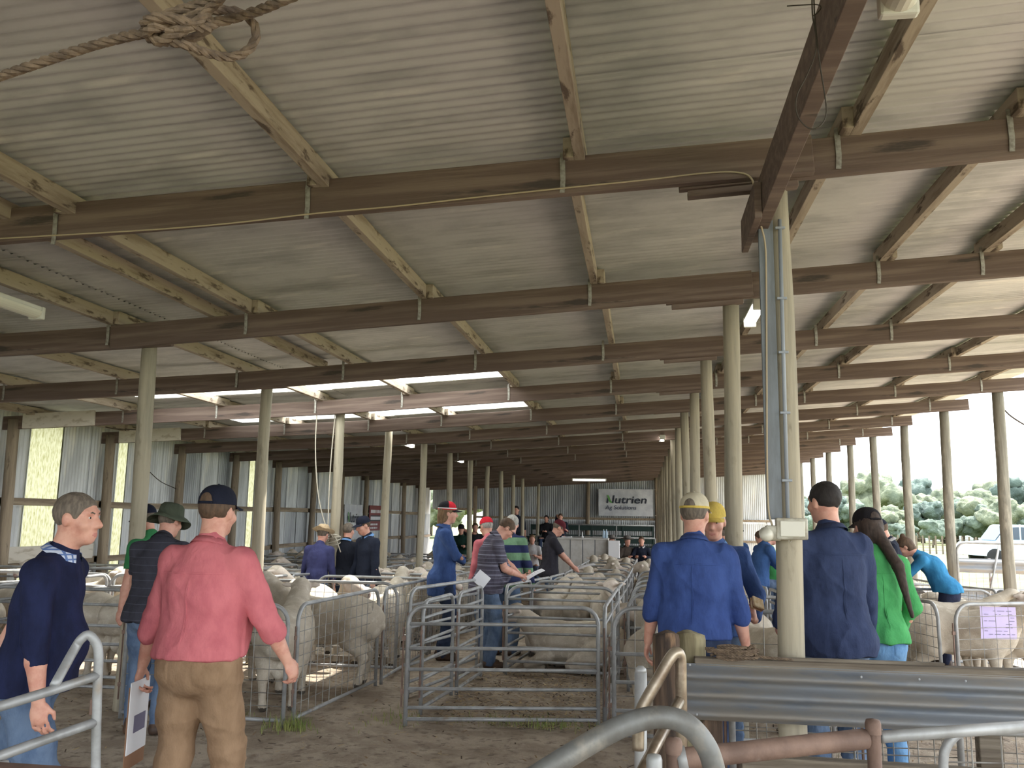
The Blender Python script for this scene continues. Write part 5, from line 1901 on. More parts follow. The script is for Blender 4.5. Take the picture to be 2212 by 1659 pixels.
stump(1438, 1358, 4.17, 0.061, M_STUMP, 'dark split timber stump in front of the big blue-shirted man', 1)
stump(1490, 1358, 4.32, 0.071, M_STUMP2, 'pale round timber stump beside the dark split one', 2)
GY = 4.16
gl, gr = AY(1477, 1434, GY), AY(2212, 1464, GY)
gbz = AY(1477, 1556, GY).z
gh = gl.z - gbz
gL = 2.35
b = MB()
N_ = 36
for i in range(N_ + 1):
    t = i / N_
    z = gbz + gh * t
    yo = 0.026 * math.cos(2 * math.pi * 3.0 * t + 0.4)
    for x in (0, gL):
        b.v.append((x, yo, z))
for i in range(N_):
    b.f.append((2 * i, 2 * i + 1, 2 * i + 3, 2 * i + 2))
    b.m.append(0)
n0 = len(b.v)
for i in range(N_ + 1):
    x0, y0, z0 = b.v[2 * i]
    b.v.append((0, y0 + 0.006, z0))
    b.v.append((gL, y0 + 0.006, z0))
for i in range(N_):
    b.f.append((n0 + 2 * i, n0 + 2 * i + 2, n0 + 2 * i + 3, n0 + 2 * i + 1))
    b.m.append(0)
    b.f.append((2 * i, 2 * i + 2, n0 + 2 * i + 2, n0 + 2 * i))
    b.m.append(0)
gd = thing('guard_rail', 'ribbed steel guard rail across the lower right foreground', 'rail', (gl.x, GY, 0))
b.build('rail_sheet', M_ARMCO, gd, smooth=True)
for (px, py) in ((1490, 1436), (1505, 1543), (1860, 1462), (1985, 1467), (2085, 1471)):
    p = AY(px, py, GY - 0.03)
    MB().lathe([(0.006, 0), (0.0055, 0.004), (0.002, 0.006)], 8).build('bolt', M_ARMCO, gd, (p.x - gl.x, -0.03, p.z), (math.pi / 2, 0, 0))
pk = thing('top_plank', 'grey weathered plank along the top of the guard rail', 'plank', (gl.x + 0.05, GY + 0.06, gl.z + 0.008))
MB().box((0, -0.035, -0.02), (2.3, 0.035, 0.016), 0.006).build('board', M_GREYW, pk)
MB().bar((0.35, 0.0, 0.022), (1.1, 0.02, 0.022), 0.03, 0.012).build('splinter', M_GREYW, pk)
for (px, w) in ((1540, 0.09), (2140, 0.10)):
    p = AY(px, 1600, GY + 0.07)
    tag(MB().box((-w / 2, -0.03, 0), (w / 2, 0.03, gl.z - 0.03), 0.005).build('rail_stake', M_GREYW if w > 0.09 else M_STUMP, None, (p.x, p.y + 0.02, 0)), 'short square timber stake behind the guard rail ' + ('near the stumps' if px < 1600 else 'at the right edge'), 'stake')
p = AY(1600, 1630, 3.95)
tag(MB().box((0, -0.04, -0.035), (2.2, 0.03, 0.035), 0.006).build('bottom_plank', M_GREYW, None, (p.x, 3.95, p.z - 0.03), (0, 0.01, 0)), 'weathered bottom plank low at the right foreground', 'plank')
# coil of rope on the plank
rc = thing('rope_coil', 'loose coil of old rope lying on the guard rail by the stumps', 'rope', AY(1585, 1428, GY + 0.05))
rng = random.Random(4)
for j in range(6):
    a0 = rng.uniform(0, 6)
    rx, ry = rng.uniform(0.07, 0.12), rng.uniform(0.02, 0.035)
    pts = [(rx * math.cos(a) + rng.uniform(-0.01, 0.01), ry * math.sin(a), 0.012 + 0.012 * j * 0.8 + rng.uniform(-0.004, 0.006)) for a in [a0 + 2 * math.pi * i / 9 for i in range(9)]]
    twist_rope(pts, 0.0075, 6).build('strand', M_ROPE, rc)
twist_rope([(0.05, 0, 0.04), (0.09, -0.01, 0.075), (0.10, 0, 0.03), (0.18, -0.01, 0.02), (0.3, 0.01, 0.012)], 0.0075, 6).build('strand', M_ROPE, rc)

panel((0.45, 4.72), (1.55, 4.74), 'mesh', 'mesh panel seen below the guard rail left of the near post', GR, H=0.80, wide=0.12)
panel((1.15, 4.86), (2.35, 4.92), 'mesh', 'mesh panel seen below the guard rail right of the near post', GR, H=0.80, wide=0.12)
b = MB()
for k_ in range(9):
    c = Vector((0, 0, 0.62 - 0.034 * k_))
    ax = (1, 0, 0) if k_ % 2 else (0, 1, 0)
    b.tube([c + Vector(ax) * (0.010 * math.cos(a)) + Vector((0, 0, 1)) * (0.020 * math.sin(a)) for a in [2 * math.pi * i / 10 for i in range(10)]], 0.0035, 5, closed=True)
tag(b.build('chain', M_GALV, None, (AY(1845, 1600, 4.6).x, 4.6, 0.0), smooth=True), 'short galvanised chain hanging below the guard rail', 'chain')

# near gates
def gate_tube(root, name, pts, r, m=M_GALV, n=12, sm=6):
    return MB().tube(spline(pts, sm) if sm else pts, r, n).build(name, m, root, smooth=True)


ga = thing('gate_arch', 'thick bent pipe of a gate arching up at the bottom of the picture', 'gate')
gate_tube(ga, 'arch_pipe', [AY(1000, 1790, 1.62), AY(1120, 1702, 1.64), AY(1230, 1632, 1.66), AY(1320, 1580, 1.68), AY(1380, 1556, 1.69), AY(1430, 1549, 1.70), AY(1475, 1560, 1.71), AY(1512, 1592, 1.72), AY(1537, 1640, 1.73), AY(1550, 1720, 1.74), AY(1556, 1900, 1.75)], 0.0205, mat('dull_gate_pipe', (0.20, 0.205, 0.205), 0.55, 0.3, var=(0.13, 0.125, 0.115), scale=(9, 9, 9), var2=(0.27, 0.25, 0.22), scale2=(14, 14, 14)), n=16, sm=8)
gb = thing('gate', 'worn pipe gate with a sharply bent top beside the dark stump', 'gate')
gate_tube(gb, 'bent_pipe', [AY(1378, 1620, 2.75), AY(1380, 1560, 2.75), AY(1388, 1528, 2.76), AY(1420, 1470, 2.78), AY(1448, 1422, 2.8), AY(1462, 1410, 2.81), AY(1470, 1424, 2.82), AY(1471, 1470, 2.82), AY(1472, 1560, 2.83), AY(1472, 1800, 2.84)], 0.0185, mat('worn_gate_pipe', rgb(176, 164, 146), 0.35, 0.6, var=rgb(120, 104, 88), scale=(9, 9, 9)), sm=8)
gate_tube(gb, 'lower_rail', [AY(1469, 1512, 2.82), AY(1398, 1645, 2.55), AY(1360, 1720, 2.4)], 0.0165, mat('worn_gate_pipe', (0, 0, 0)), sm=0)
gp = thing('gate_upright', 'galvanised upright pipe just left of the bent gate', 'pipe')
gate_tube(gp, 'upright', [AY(1384, 1452, 3.0), AY(1384, 1800, 3.0)], 0.0205, sm=0)
MB().lathe([(0.0205, 0), (0.018, 0.012), (0.008, 0.02), (0.001, 0.021)], 12, c=tuple(AY(1384, 1452, 3.0))).build('rounded_cap', M_GALV, gp, smooth=True)
for i, (px, py, Y, r, lb) in enumerate(((1413, 1628, 2.0, 0.0155, 'dark capped pipe post at the bottom, left of the rusty one'), (1455, 1592, 2.05, 0.017, 'rusty capped pipe post beneath the arching pipe'), (1885, 1552, 2.25, 0.0165, 'rusty capped pipe post in the lower right foreground'), (4, 1642, 2.0, 0.016, 'grey capped pipe post at the bottom left corner'))):
    p = AY(px, py, Y)
    t = thing('pipe_post', lb, 'post', (p.x, p.y, 0))
    m = M_RUST if i in (1, 2) else M_GALV
    MB().tube([(0, 0, 0), (0, 0, p.z - 0.012)], r, 14).build('pipe', m, t, smooth=True)
    MB().lathe([(r * 1.12, p.z - 0.035), (r * 1.14, p.z - 0.012), (r * 0.95, p.z - 0.003), (0.002, p.z)], 14, cap=False).build('cap', m, t, smooth=True)
rr_ = thing('rusty_rail', 'rust-brown heavy pipe rail across the bottom right', 'rail')
gate_tube(rr_, 'pipe', [AY(1468, 1640, 2.06), AY(1500, 1636, 2.07), AY(1700, 1614, 2.16), AY(1868, 1596, 2.25)], 0.0235, M_RUST, n=16, sm=3)
gate_tube(rr_, 'collar', [AY(1464, 1641, 2.06), AY(1484, 1638, 2.06)], 0.027, M_GALV, n=16, sm=0)
gr2 = thing('pipe_rail', 'galvanised pipe rail at the right edge, beyond the rusty post', 'rail')
gate_tube(gr2, 'pipe', [AY(1902, 1592, 2.26), AY(2060, 1580, 2.32), AY(2260, 1567, 2.40)], 0.0145, M_GALV, n=14, sm=0)
panel((1.02, 3.30), (2.32, 3.42), 'mesh', 'mesh gate in the bottom right corner above the grass', GE, H=0.88, wide=0.10)
bp_ = AY(-60, 1650, 1.9)
tag(MB().box((0, -0.03, -0.05), (1.75, 0.03, 0.0), 0.004).build('front_rail', M_RUST, None, bp_, (0, 0, 0.0)), 'dark rusty rail along the bottom left edge', 'rail')
lg = thing('pipe_gate', 'galvanised pipe gate with an arched end in front of the navy-jumpered man', 'gate')
u = lambda px, py, d=3.55: AD(px, py, d)
gate_tube(lg, 'arched_upright', [u(206, 1900), u(207, 1640), u(210, 1500), u(213, 1420), u(208, 1390), u(192, 1372), u(176, 1380), u(160, 1404), u(117, 1482, 3.45)], 0.0165, n=14, sm=8)
gate_tube(lg, 'upper_rail', [u(211, 1459), u(117, 1490, 3.45), u(0, 1526, 3.3), u(-120, 1562, 3.2)], 0.0165, n=14, sm=3)
gate_tube(lg, 'lower_rail', [u(206, 1560), u(100, 1597, 3.42), u(0, 1633, 3.3), u(-120, 1678, 3.2)], 0.0165, n=14, sm=3)
p = u(197, 1545)
MB().box((-0.008, -0.004, 0.0), (0.008, 0.004, 0.055), 0.003).build('lug', M_RUST, lg, p)

# ---------------------------------------------------------------- papers, notices, things held
M_LILAC = mat('lilac_paper', rgb(196, 182, 222), 0.8)
M_INK = mat('grey_print', rgb(120, 116, 140), 0.8)
M_CARD = mat('brown_clipboard', rgb(150, 112, 86), 0.8)


def sheet(name, label, cat, loc, size, rot, m=M_PAPER, bend=0.02, group=None, lines=0, linem=None):
    """a slightly curled sheet standing in its own x-z plane"""
    w, h = size
    b = MB()
    n = 6
    for i in range(n + 1):
        for j in range(n + 1):
            x, z = w * (i / n - 0.5), h * (j / n - 0.5)
            b.v.append((x, bend * (4 * (x / w) ** 2 + 2 * (z / h) ** 2), z))
    for i in range(n):
        for j in range(n):
            a = i * (n + 1) + j
            b.f.append((a, a + n + 1, a + n + 2, a + 1))
            b.m.append(0)
    t = thing(name, label, cat, loc, 0, group)
    t.rotation_euler = rot
    b.build('page', m, t, smooth=True)
    if lines:
        rn = random.Random(lines)
        pr = MB()
        for k_ in range(lines):
            z = h * (0.36 - 0.72 * k_ / max(1, lines - 1))
            x = -w * 0.42
            while x < w * 0.38:
                l_ = w * rn.uniform(0.05, 0.2)
                if rn.random() < 0.6:
                    pr.add([(x, -0.0025, z), (min(x + l_, w * 0.42), -0.0025, z), (min(x + l_, w * 0.42), -0.0025, z + h * 0.018), (x, -0.0025, z + h * 0.018)], [(0, 1, 2, 3)])
                x += l_ + w * 0.05
        pr.build('print', linem or M_INK, t)
    return t


w_ = to_world(pPink, pPink['arms'][-1][2])
cp_ = thing('clipboard', 'clipboard with white sheets held by the pink-shirted man', 'clipboard', w_ + Vector((-0.01, 0.0, -0.07)), math.radians(98))
MB().box((-0.11, -0.002, -0.40), (0.11, 0.002, -0.02), 0.001).build('board', M_CARD, cp_)
MB().box((-0.105, -0.008, -0.33), (0.105, -0.003, 0.0), 0.001).build('sheets', M_PAPER, cp_)
MB().box((-0.05, -0.0095, -0.24), (0.075, -0.0085, -0.16), 0.0).build('printed_strip', M_INK, cp_)
w_ = to_world(pPlaid, lerp(pPlaid['arms'][-1][2], pPlaid['arms'][1][2], 0.5))
f_ = Vector((math.sin(math.radians(66)), math.cos(math.radians(66)), 0))
sheet('booklet', 'white booklet held by the man in the striped polo', 'booklet', w_ + f_ * 0.13 + Vector((0, 0, 0.03)), (0.20, 0.26), (math.radians(-62), 0, math.radians(-66)), lines=6)
w_ = to_world(pMaroon, lerp(pMaroon['arms'][-1][2], pMaroon['arms'][1][2], 0.5))
sheet('papers', 'white papers held by the man in the maroon cap', 'paper', w_ + f_ * 0.2 + Vector((0, 0, 0.02)), (0.24, 0.32), (math.radians(-75), 0, math.radians(-72)), lines=5)
sheet('white_card', 'white card stuck on the end of the leaning rail gate', 'card', AY(1040, 1251, 9.15), (0.15, 0.14), (math.radians(-8), math.radians(38), math.radians(8)), bend=0.005)
q_ = AY(2156, 1345, 8.62)
sheet('notice', 'lilac printed notice hung on the front mesh panel by the open side', 'notice', Vector((q_.x, q_.y - 0.03, q_.z)), (0.40, 0.285), (0, math.radians(2), math.radians(24)), M_LILAC, 0.008, lines=8)
w_ = to_world(pGrn2, pGrn2['arms'][-1][2])
sheet('paper_list', 'sheet of paper beside the man in the chambray shirt', 'paper', w_ + Vector((-0.1, -0.1, 0.02)), (0.34, 0.28), (math.radians(-60), 0, 0.3))
w_ = to_world(pBend, lerp(pBend['arms'][-1][2], pBend['arms'][1][2], 0.5))
sheet('note_pad', 'note pad of the woman bending to write', 'note pad', w_ + Vector((-0.09, -0.05, 0.03)), (0.16, 0.22), (math.radians(-78), 0, math.radians(70)), bend=0.004)
w_ = to_world(pYel, pYel['arms'][-1][2])
sw = thing('sandwich', 'half-eaten sandwich in the hand of the man in the yellow cap', 'sandwich', w_ + Vector((0.0, -0.05, 0.10)), 0.6)
sw.rotation_euler = (math.radians(55), math.radians(20), 0.5)
for k_ in (0, 1):
    MB().box((-0.042, -0.038, 0.022 * k_), (0.042, 0.038, 0.022 * k_ + 0.016), 0.006).build('bread_slice', mat('white_bread', rgb(226, 204, 168), 0.9, var=rgb(196, 160, 112), scale=(20, 20, 20)), sw)
MB().box((-0.038, -0.042, 0.015), (0.038, 0.034, 0.024), 0.003).build('filling', mat('sandwich_filling', rgb(150, 100, 70), 0.8), sw)
# glasses of the man writing
hc, RH, s_ = pPlaid['hc'], pPlaid['RH'], pPlaid['s']
gt = empty('glasses', hc, 0, pPlaid['root'])
gt.rotation_euler = RH.to_euler()
gt.scale = (s_, s_, s_)
for i in (-1, 1):
    MB().tube([(i * 0.035 + 0.024 * math.cos(a), 0.098, 0.006 + 0.018 * math.sin(a)) for a in [2 * math.pi * k_ / 14 for k_ in range(14)]], 0.003, 6, closed=True).build('rim', M_LENS, gt)
    MB().tube([(i * 0.06, 0.096, 0.01), (i * 0.083, 0.05, 0.012), (i * 0.086, -0.02, 0.008)], 0.003, 6).build('temple', M_LENS, gt)

# ---------------------------------------------------------------- far end: banner, signs, counter, tiers, seated people
def text_mesh(txt, size, m, shear=0.0, bold=0.0, name='lettering'):
    cu = bpy.data.curves.new(name, 'FONT')
    cu.body = txt
    cu.size = size
    cu.shear = shear
    cu.offset = bold
    cu.extrude = 0.002
    o = bpy.data.objects.new(name, cu)
    COL.objects.link(o)
    dg = bpy.context.evaluated_depsgraph_get()
    me = bpy.data.meshes.new_from_object(o.evaluated_get(dg))
    bpy.data.objects.remove(o)
    bpy.data.curves.remove(cu)
    me.name = name
    me.materials.clear()
    me.materials.append(m)
    return me


M_VINYL = mat('white_vinyl', rgb(206, 208, 212), 0.5, var=rgb(188, 190, 198), scale=(3, 3, 3), bump=0.2, bscale=(5, 5, 5), bdist=0.03)
M_INKN = mat('dark_navy_print', rgb(36, 42, 58), 0.6)
M_INKG = mat('grey_navy_print', rgb(72, 78, 98), 0.6)
M_LEAF = mat('green_print', rgb(96, 156, 84), 0.6)


def banner(label, loc, W, H, rz, group):
    t = thing('banner', label, 'banner', loc, rz, group)
    b = MB()
    n, m_ = 24, 10
    for i in range(n + 1):
        for j in range(m_ + 1):
            x, z = W * i / n, H * j / m_
            e = 0.012 * math.exp(-((i % 6) ** 2) * 0.8) + 0.008 * math.sin(x * 9 + z * 5)
            b.v.append((x, -e * (0.3 + 0.7 * math.sin(math.pi * j / m_)), z))
    for i in range(n):
        for j in range(m_):
            a = i * (m_ + 1) + j
            b.f.append((a, a + m_ + 1, a + m_ + 2, a + 1))
            b.m.append(0)
    b.build('sheet', M_VINYL, t, smooth=True)
    me = text_mesh('utrien', H * 0.385, M_INKN, 0.16, H * 0.006)
    ws = max(v.co.x for v in me.vertices) - min(v.co.x for v in me.vertices)
    o = obj('lettering', me, t, (W * 0.285, -0.030, H * 0.475), (math.pi / 2, 0, 0), (W * 0.585 / ws, 1, 1))
    # initial: two slanted stems with a leaf as the diagonal
    b = MB()
    y = -0.030
    b.add([(W * 0.145, y, H * 0.475), (W * 0.175, y, H * 0.475), (W * 0.190, y, H * 0.64), (W * 0.160, y, H * 0.66)], [(0, 1, 2, 3)])
    b.add([(W * 0.245, y, H * 0.475), (W * 0.275, y, H * 0.475), (W * 0.300, y, H * 0.765), (W * 0.270, y, H * 0.765)], [(0, 1, 2, 3)])
    b.build('initial_stems', M_INKN, t)
    lf = [(0.150, 0.775), (0.185, 0.765), (0.205, 0.70), (0.222, 0.60), (0.250, 0.50), (0.258, 0.475), (0.228, 0.485), (0.200, 0.52), (0.180, 0.60), (0.172, 0.68)]
    b = MB()
    b.add([(W * x, y - 0.002, H * z) for x, z in lf], [tuple(range(len(lf)))[::-1]])
    b.build('leaf_mark', M_LEAF, t)
    me = text_mesh('Ag Solutions', H * 0.21, M_INKG, 0.12, H * 0.002)
    ws = max(v.co.x for v in me.vertices)
    obj('lettering', me, t, (W * 0.125, -0.030, H * 0.245), (math.pi / 2, 0, 0), (W * 0.57 / ws, 1, 1))
    for x, z in ((0.01, 0.98), (0.99, 0.98), (0.01, 0.02), (0.99, 0.02)):
        MB().tube([(W * x, 0, H * z), (W * x + (0.18 if x > 0.5 else -0.1), 0.03, H * z + 0.02)], 0.006, 5).build('tie', M_CORD, t)
    return t


bl, br = AY(1293, 1114, YFAR - 0.15), AY(1411, 1115, YFAR - 0.15)
banner('large white banner with dark lettering on the far end wall', bl, (br - bl).x, AY(1293, 1056, YFAR - 0.15).z - bl.z, math.atan2((br - bl).y, (br - bl).x), 'white lettered banners')
rwa = raf(10) + 0.35
zt = 1.6 + (1113 - 1090) / FPX * 28.3
banner('small white banner with dark lettering on the left wall', (XW + 0.06, rwa, zt - 1.08), 1.75, 1.08, math.pi / 2, 'white lettered banners')
rs = thing('red_sign', 'dark red sign with white lines of lettering on the left wall', 'sign', (XW + 0.06, raf(11) + 0.5, zt - 0.86), math.pi / 2)
MB().box((0, -0.01, 0), (1.7, 0.01, 0.86), 0.004).build('board', mat('dark_red_paint', rgb(120, 44, 52), 0.6), rs)
rn = random.Random(9)
for j, (z, m) in enumerate(((0.60, M_PAPER), (0.37, M_PAPER), (0.18, M_PAPER), (0.06, M_PAPER))):
    b = MB()
    if j == 1:
        b.box((0.1, -0.011, 0.32), (1.6, -0.0105, 0.52))
        b.build('dark_strip', M_INKN, rs)
        b = MB()
    x = 0.12
    while x < 1.5:
        w = rn.uniform(0.04, 0.085)
        b.box((x, -0.016, z), (x + w, -0.0115, z + (0.11 if j < 2 else 0.06)))
        x += w + rn.choice([0.02, 0.02, 0.06])
        if j > 1 and x > 0.9:
            break
    b.build('letter_row', m, rs)

# counter with things on it
CY = 24.5
c0, c1 = AY(1205, 1161, CY), AY(1312, 1161, CY)
cg = gz(0, CY)
M_WPAN = mat('white_panel', rgb(206, 204, 200), 0.6, var=rgb(188, 184, 178), scale=(4, 4, 4))
ct = thing('counter', 'white panelled sale counter in front of the end wall', 'counter', (c0.x, CY, cg))
CW, CH = c1.x - c0.x, c0.z - cg
for k_ in range(4):
    MB().box((CW * k_ / 4 + 0.012, 0, 0.02), (CW * (k_ + 1) / 4 - 0.012, 0.03, CH - 0.05), 0.004).build('panel', M_WPAN, ct)
MB().box((-0.0, 0.012, 0.02), (CW, 0.04, CH - 0.05)).build('backing', M_DUCT, ct)
MB().box((-0.03, -0.05, CH - 0.05), (CW + 0.03, 0.6, CH), 0.006).build('worktop', M_WPAN, ct)
MB().box((CW - 0.03, 0.0, 0), (CW + 0.02, 0.6, CH - 0.05), 0.004).build('end_panel', M_WPAN, ct)
MB().box((-0.02, 0.0, 0), (0.02, 0.6, CH - 0.05), 0.004).build('end_panel', M_WPAN, ct)
wb = AY(1314, 1196, CY - 0.2)
tag(MB().box((0, 0, cg), (AY(1338, 1196, CY - 0.2).x - wb.x, 0.35, AY(1314, 1168, CY - 0.2).z), 0.006).build('white_box', M_PAPER, None, (wb.x, CY - 0.2, 0)), 'plain white box standing right of the sale counter', 'box')
M_WATER = mat('clear_blue_bottle', rgb(176, 200, 222), 0.15)
for k_, px in enumerate((1304, 1310)):
    p = AY(px, 1161, CY + 0.2)
    t = thing('water_bottle', ('left' if k_ == 0 else 'right') + ' one of two clear water bottles on the counter', 'bottle', (p.x, CY + 0.2, c0.z), 0, 'water bottles on the counter')
    MB().lathe([(0.034, 0), (0.036, 0.01), (0.036, 0.15), (0.030, 0.19), (0.013, 0.215), (0.013, 0.23)], 12).build('bottle', M_WATER, t, smooth=True)
    MB().lathe([(0.015, 0.23), (0.015, 0.25)], 10).build('cap', M_LAMPB, t)
p = AY(1258, 1160, CY + 0.2)
t = thing('white_bottle', 'slim white bottle in the middle of the counter', 'bottle', (p.x, CY + 0.2, c0.z))
MB().lathe([(0.035, 0), (0.035, 0.03), (0.018, 0.05), (0.016, 0.14), (0.008, 0.17)], 12).build('bottle', M_PAPER, t, smooth=True)
p = AY(1224, 1160, CY + 0.1)
t = thing('open_book', 'open white book at the left end of the counter', 'book', (p.x, CY + 0.15, c0.z))
for s in (-1, 1):
    b = MB()
    b.add([(0, -0.1, 0.02), (s * 0.13, -0.1, 0.035), (s * 0.15, -0.1, 0.008), (s * 0.15, 0.12, 0.008), (s * 0.13, 0.12, 0.035), (0, 0.12, 0.02), (0, -0.1, 0.0), (s * 0.15, -0.1, 0.0), (s * 0.15, 0.12, 0.0), (0, 0.12, 0.0)], [(0, 1, 4, 5), (1, 2, 3, 4), (6, 9, 8, 7), (0, 6, 7, 2, 1), (5, 4, 3, 8, 9)])
    b.build('pages', M_PAPER, t)

# tiered benches behind the counter
M_BENCH = mat('dark_green_bench', rgb(34, 56, 52), 0.7)
for k_, (yb, zb, xa, xb, lb) in enumerate(((35.9, 0.86, -4.6, 0.5, 'top row'), (34.2, 0.40, -4.6, 0.5, 'middle row'), (32.6, 0.0, -4.6, 0.5, 'bottom row'))):
    t = thing('bench', f'dark green tiered bench against the end wall, {lb}', 'bench', (xa, yb, -0.35), 0, 'tiered benches')
    L = xb - xa
    MB().box((0, -0.2, zb + 0.40), (L, 0.2, zb + 0.44), 0.004).build('seat', M_BENCH, t)
    MB().box((0, 0.2, zb + 0.62), (L, 0.23, zb + 0.84), 0.004).build('backrest', M_BENCH, t)
    MB().box((0, -0.75, zb - 0.02 if zb > 0.1 else -0.02), (L, 0.75, zb + 0.02), 0.002).build('deck', M_BENCH, t)
    for j in range(5):
        x = L * j / 4
        x = min(max(x, 0.04), L - 0.04)
        MB().box((x - 0.03, 0.17, 0), (x + 0.03, 0.24, zb + 0.84)).build('leg', M_BENCH, t)
        MB().box((x - 0.03, -0.18, 0), (x + 0.03, -0.12, zb + 0.40)).build('leg', M_BENCH, t)
    if k_ < 2:
        MB().tube([(0.6, -0.8, zb + 0.86), (L, -0.8, zb + 0.86)], 0.03, 8).build('handrail', M_GALV, t, smooth=True)
        for j in range(4):
            x = 0.6 + (L - 0.6) * j / 3
            MB().tube([(x, -0.8, 0), (x, -0.8, zb + 0.86)], 0.025, 6).build('stanchion', M_GALV, t, smooth=True)
GF = None
far = dict(res=FAR, boots=False, face=False)
person('man in green and black jacket and dark cap sitting by the far doorway', 997, 1133, 30.0, 175, sit=0.0, shirt='fgreen', sleeve=0.98, hat='cap', hatm='blackc', hair='dark', legs=DENIMD, la=(-0.15, 0.35, 0.75), ra=(0.15, 0.35, 0.75), **far)
person('man in dark clothes sitting beside the man in the green jacket', 1026, 1131, 30.5, 160, sit=0.05, shirt='hood', sleeve=0.6, hair='brown', legs=DENIMD, la=(-0.15, 0.35, 0.75), ra=(0.12, 0.22, 1.1), **far)
person('person in dark clothes with a white tag standing behind a far post', 1116, 1094, 34.0, 180, shirt='dnavy', sleeve=0.6, hair='dark', legs=DENIMD, **far)
person('child in white top sitting low in front of the tiers', 1150, 1156, 27.0, 175, sit=-0.05, shirt='white', sleeve=0.4, hair='blond', legs=DENIM, la=(-0.12, 0.3, 0.7), ra=(0.12, 0.3, 0.7), **far)
person('person in red top beside the child in white', 1134, 1160, 27.6, 180, sit=-0.05, shirt='red', sleeve=0.6, hair='brown', legs=DENIM, la=(-0.12, 0.3, 0.7), ra=(0.12, 0.3, 0.7), **far)
person('person in black hooded top sitting on the tiers left of the banner', 1181, 1114, 33.6, 185, sit=0.62, shirt='hood', sleeve=0.98, hair='black', hairstyle='long', legs=DENIMD, la=(-0.08, 0.35, 1.35), ra=(0.08, 0.35, 1.35), **far)
person('person in dark clothes leaning forward on the tiers behind the maroon cap', 1212, 1110, 33.6, 180, sit=0.66, lean=18, shirt='dnavy', sleeve=0.5, hair='brown', legs=DENIMD, la=(-0.1, 0.4, 1.45), ra=(0.05, 0.25, 1.75), **far)
person('man in grey felt hat half hidden behind the white box', 1322, 1158, 27.5, 180, sit=-0.02, shirt='brownjkt', sleeve=0.98, hat='wide', hatm='felt', hair='grey', legs=DENIMD, la=(-0.15, 0.35, 0.75), ra=(0.15, 0.35, 0.75), **far)
person('man in grey felt hat and dark coat sitting right of the white box', 1353, 1159, 27.0, 150, sit=-0.02, shirt='brownjkt', sleeve=0.98, hat='wide', hatm='felt', hair='grey', legs=DENIMD, la=(-0.15, 0.35, 0.75), ra=(0.15, 0.35, 0.75), **far)
person('man in dark suit with white shirt front sitting furthest right by the counter', 1386, 1160, 27.0, 185, sit=-0.02, shirt='dnavy', sleeve=0.98, hair='brown', collar='white', legs=DENIMD, la=(-0.15, 0.35, 0.75), ra=(0.15, 0.35, 0.75), **far)
# ---------------------------------------------------------------- outside: trees, fences, gate, utility vehicle
M_CROWN = [mat(f'foliage_{i}', c, 0.9, var=c2, scale=(0.9, 0.9, 0.9), lo=0.35, hi=0.65, bump=0.9, bscale=(2.2, 2.2, 2.2), bdist=0.4) for i, (c, c2) in enumerate(((rgb(106, 120, 106), rgb(74, 88, 78)), (rgb(90, 106, 98), rgb(64, 78, 72)), (rgb(124, 130, 106), rgb(88, 98, 80))))]
M_TRUNK = mat('grey_bark', rgb(120, 108, 94), 0.95, var=rgb(84, 74, 64), scale=(4, 4, 1))


def tree_mesh(seed, w, h, m):
    rnd = random.Random(seed)
    F = Field((-w * 0.75, -w * 0.75, -0.2), (w * 0.75, w * 0.75, h * 1.15), 0.26)
    for i in range(15):
        a, rr = rnd.uniform(0, 6.28), rnd.uniform(0, w * 0.38)
        z = h * rnd.uniform(0.42, 0.88) - 0.25 * rr
        s = rnd.uniform(0.16, 0.26) * w
        F.ell((rr * math.cos(a), rr * math.sin(a), z), (s, s, s * 0.7), 0.25)
    v, q = F.surface()
    nv = vnormals(v, q)
    v = v + nv * (wob(v, 1.6, seed) * 0.28 + wob(v, 4.5, seed + 1) * 0.16)[:, None]
    crown = mesh('crown', v, q, m, True)
    t = MB()
    t.tube([(0, 0, -0.3), (0.1, 0, h * 0.3), (0.05, 0.1, h * 0.6)], [w * 0.045, w * 0.035, w * 0.02], 8)
    for j in range(3):
        a = j * 2.1 + seed
        t.tube([(0.08, 0, h * 0.28), (w * 0.16 * math.cos(a), w * 0.16 * math.sin(a), h * 0.5)], [w * 0.025, w * 0.012], 6)
    return crown, t.me('trunk', M_TRUNK, True)


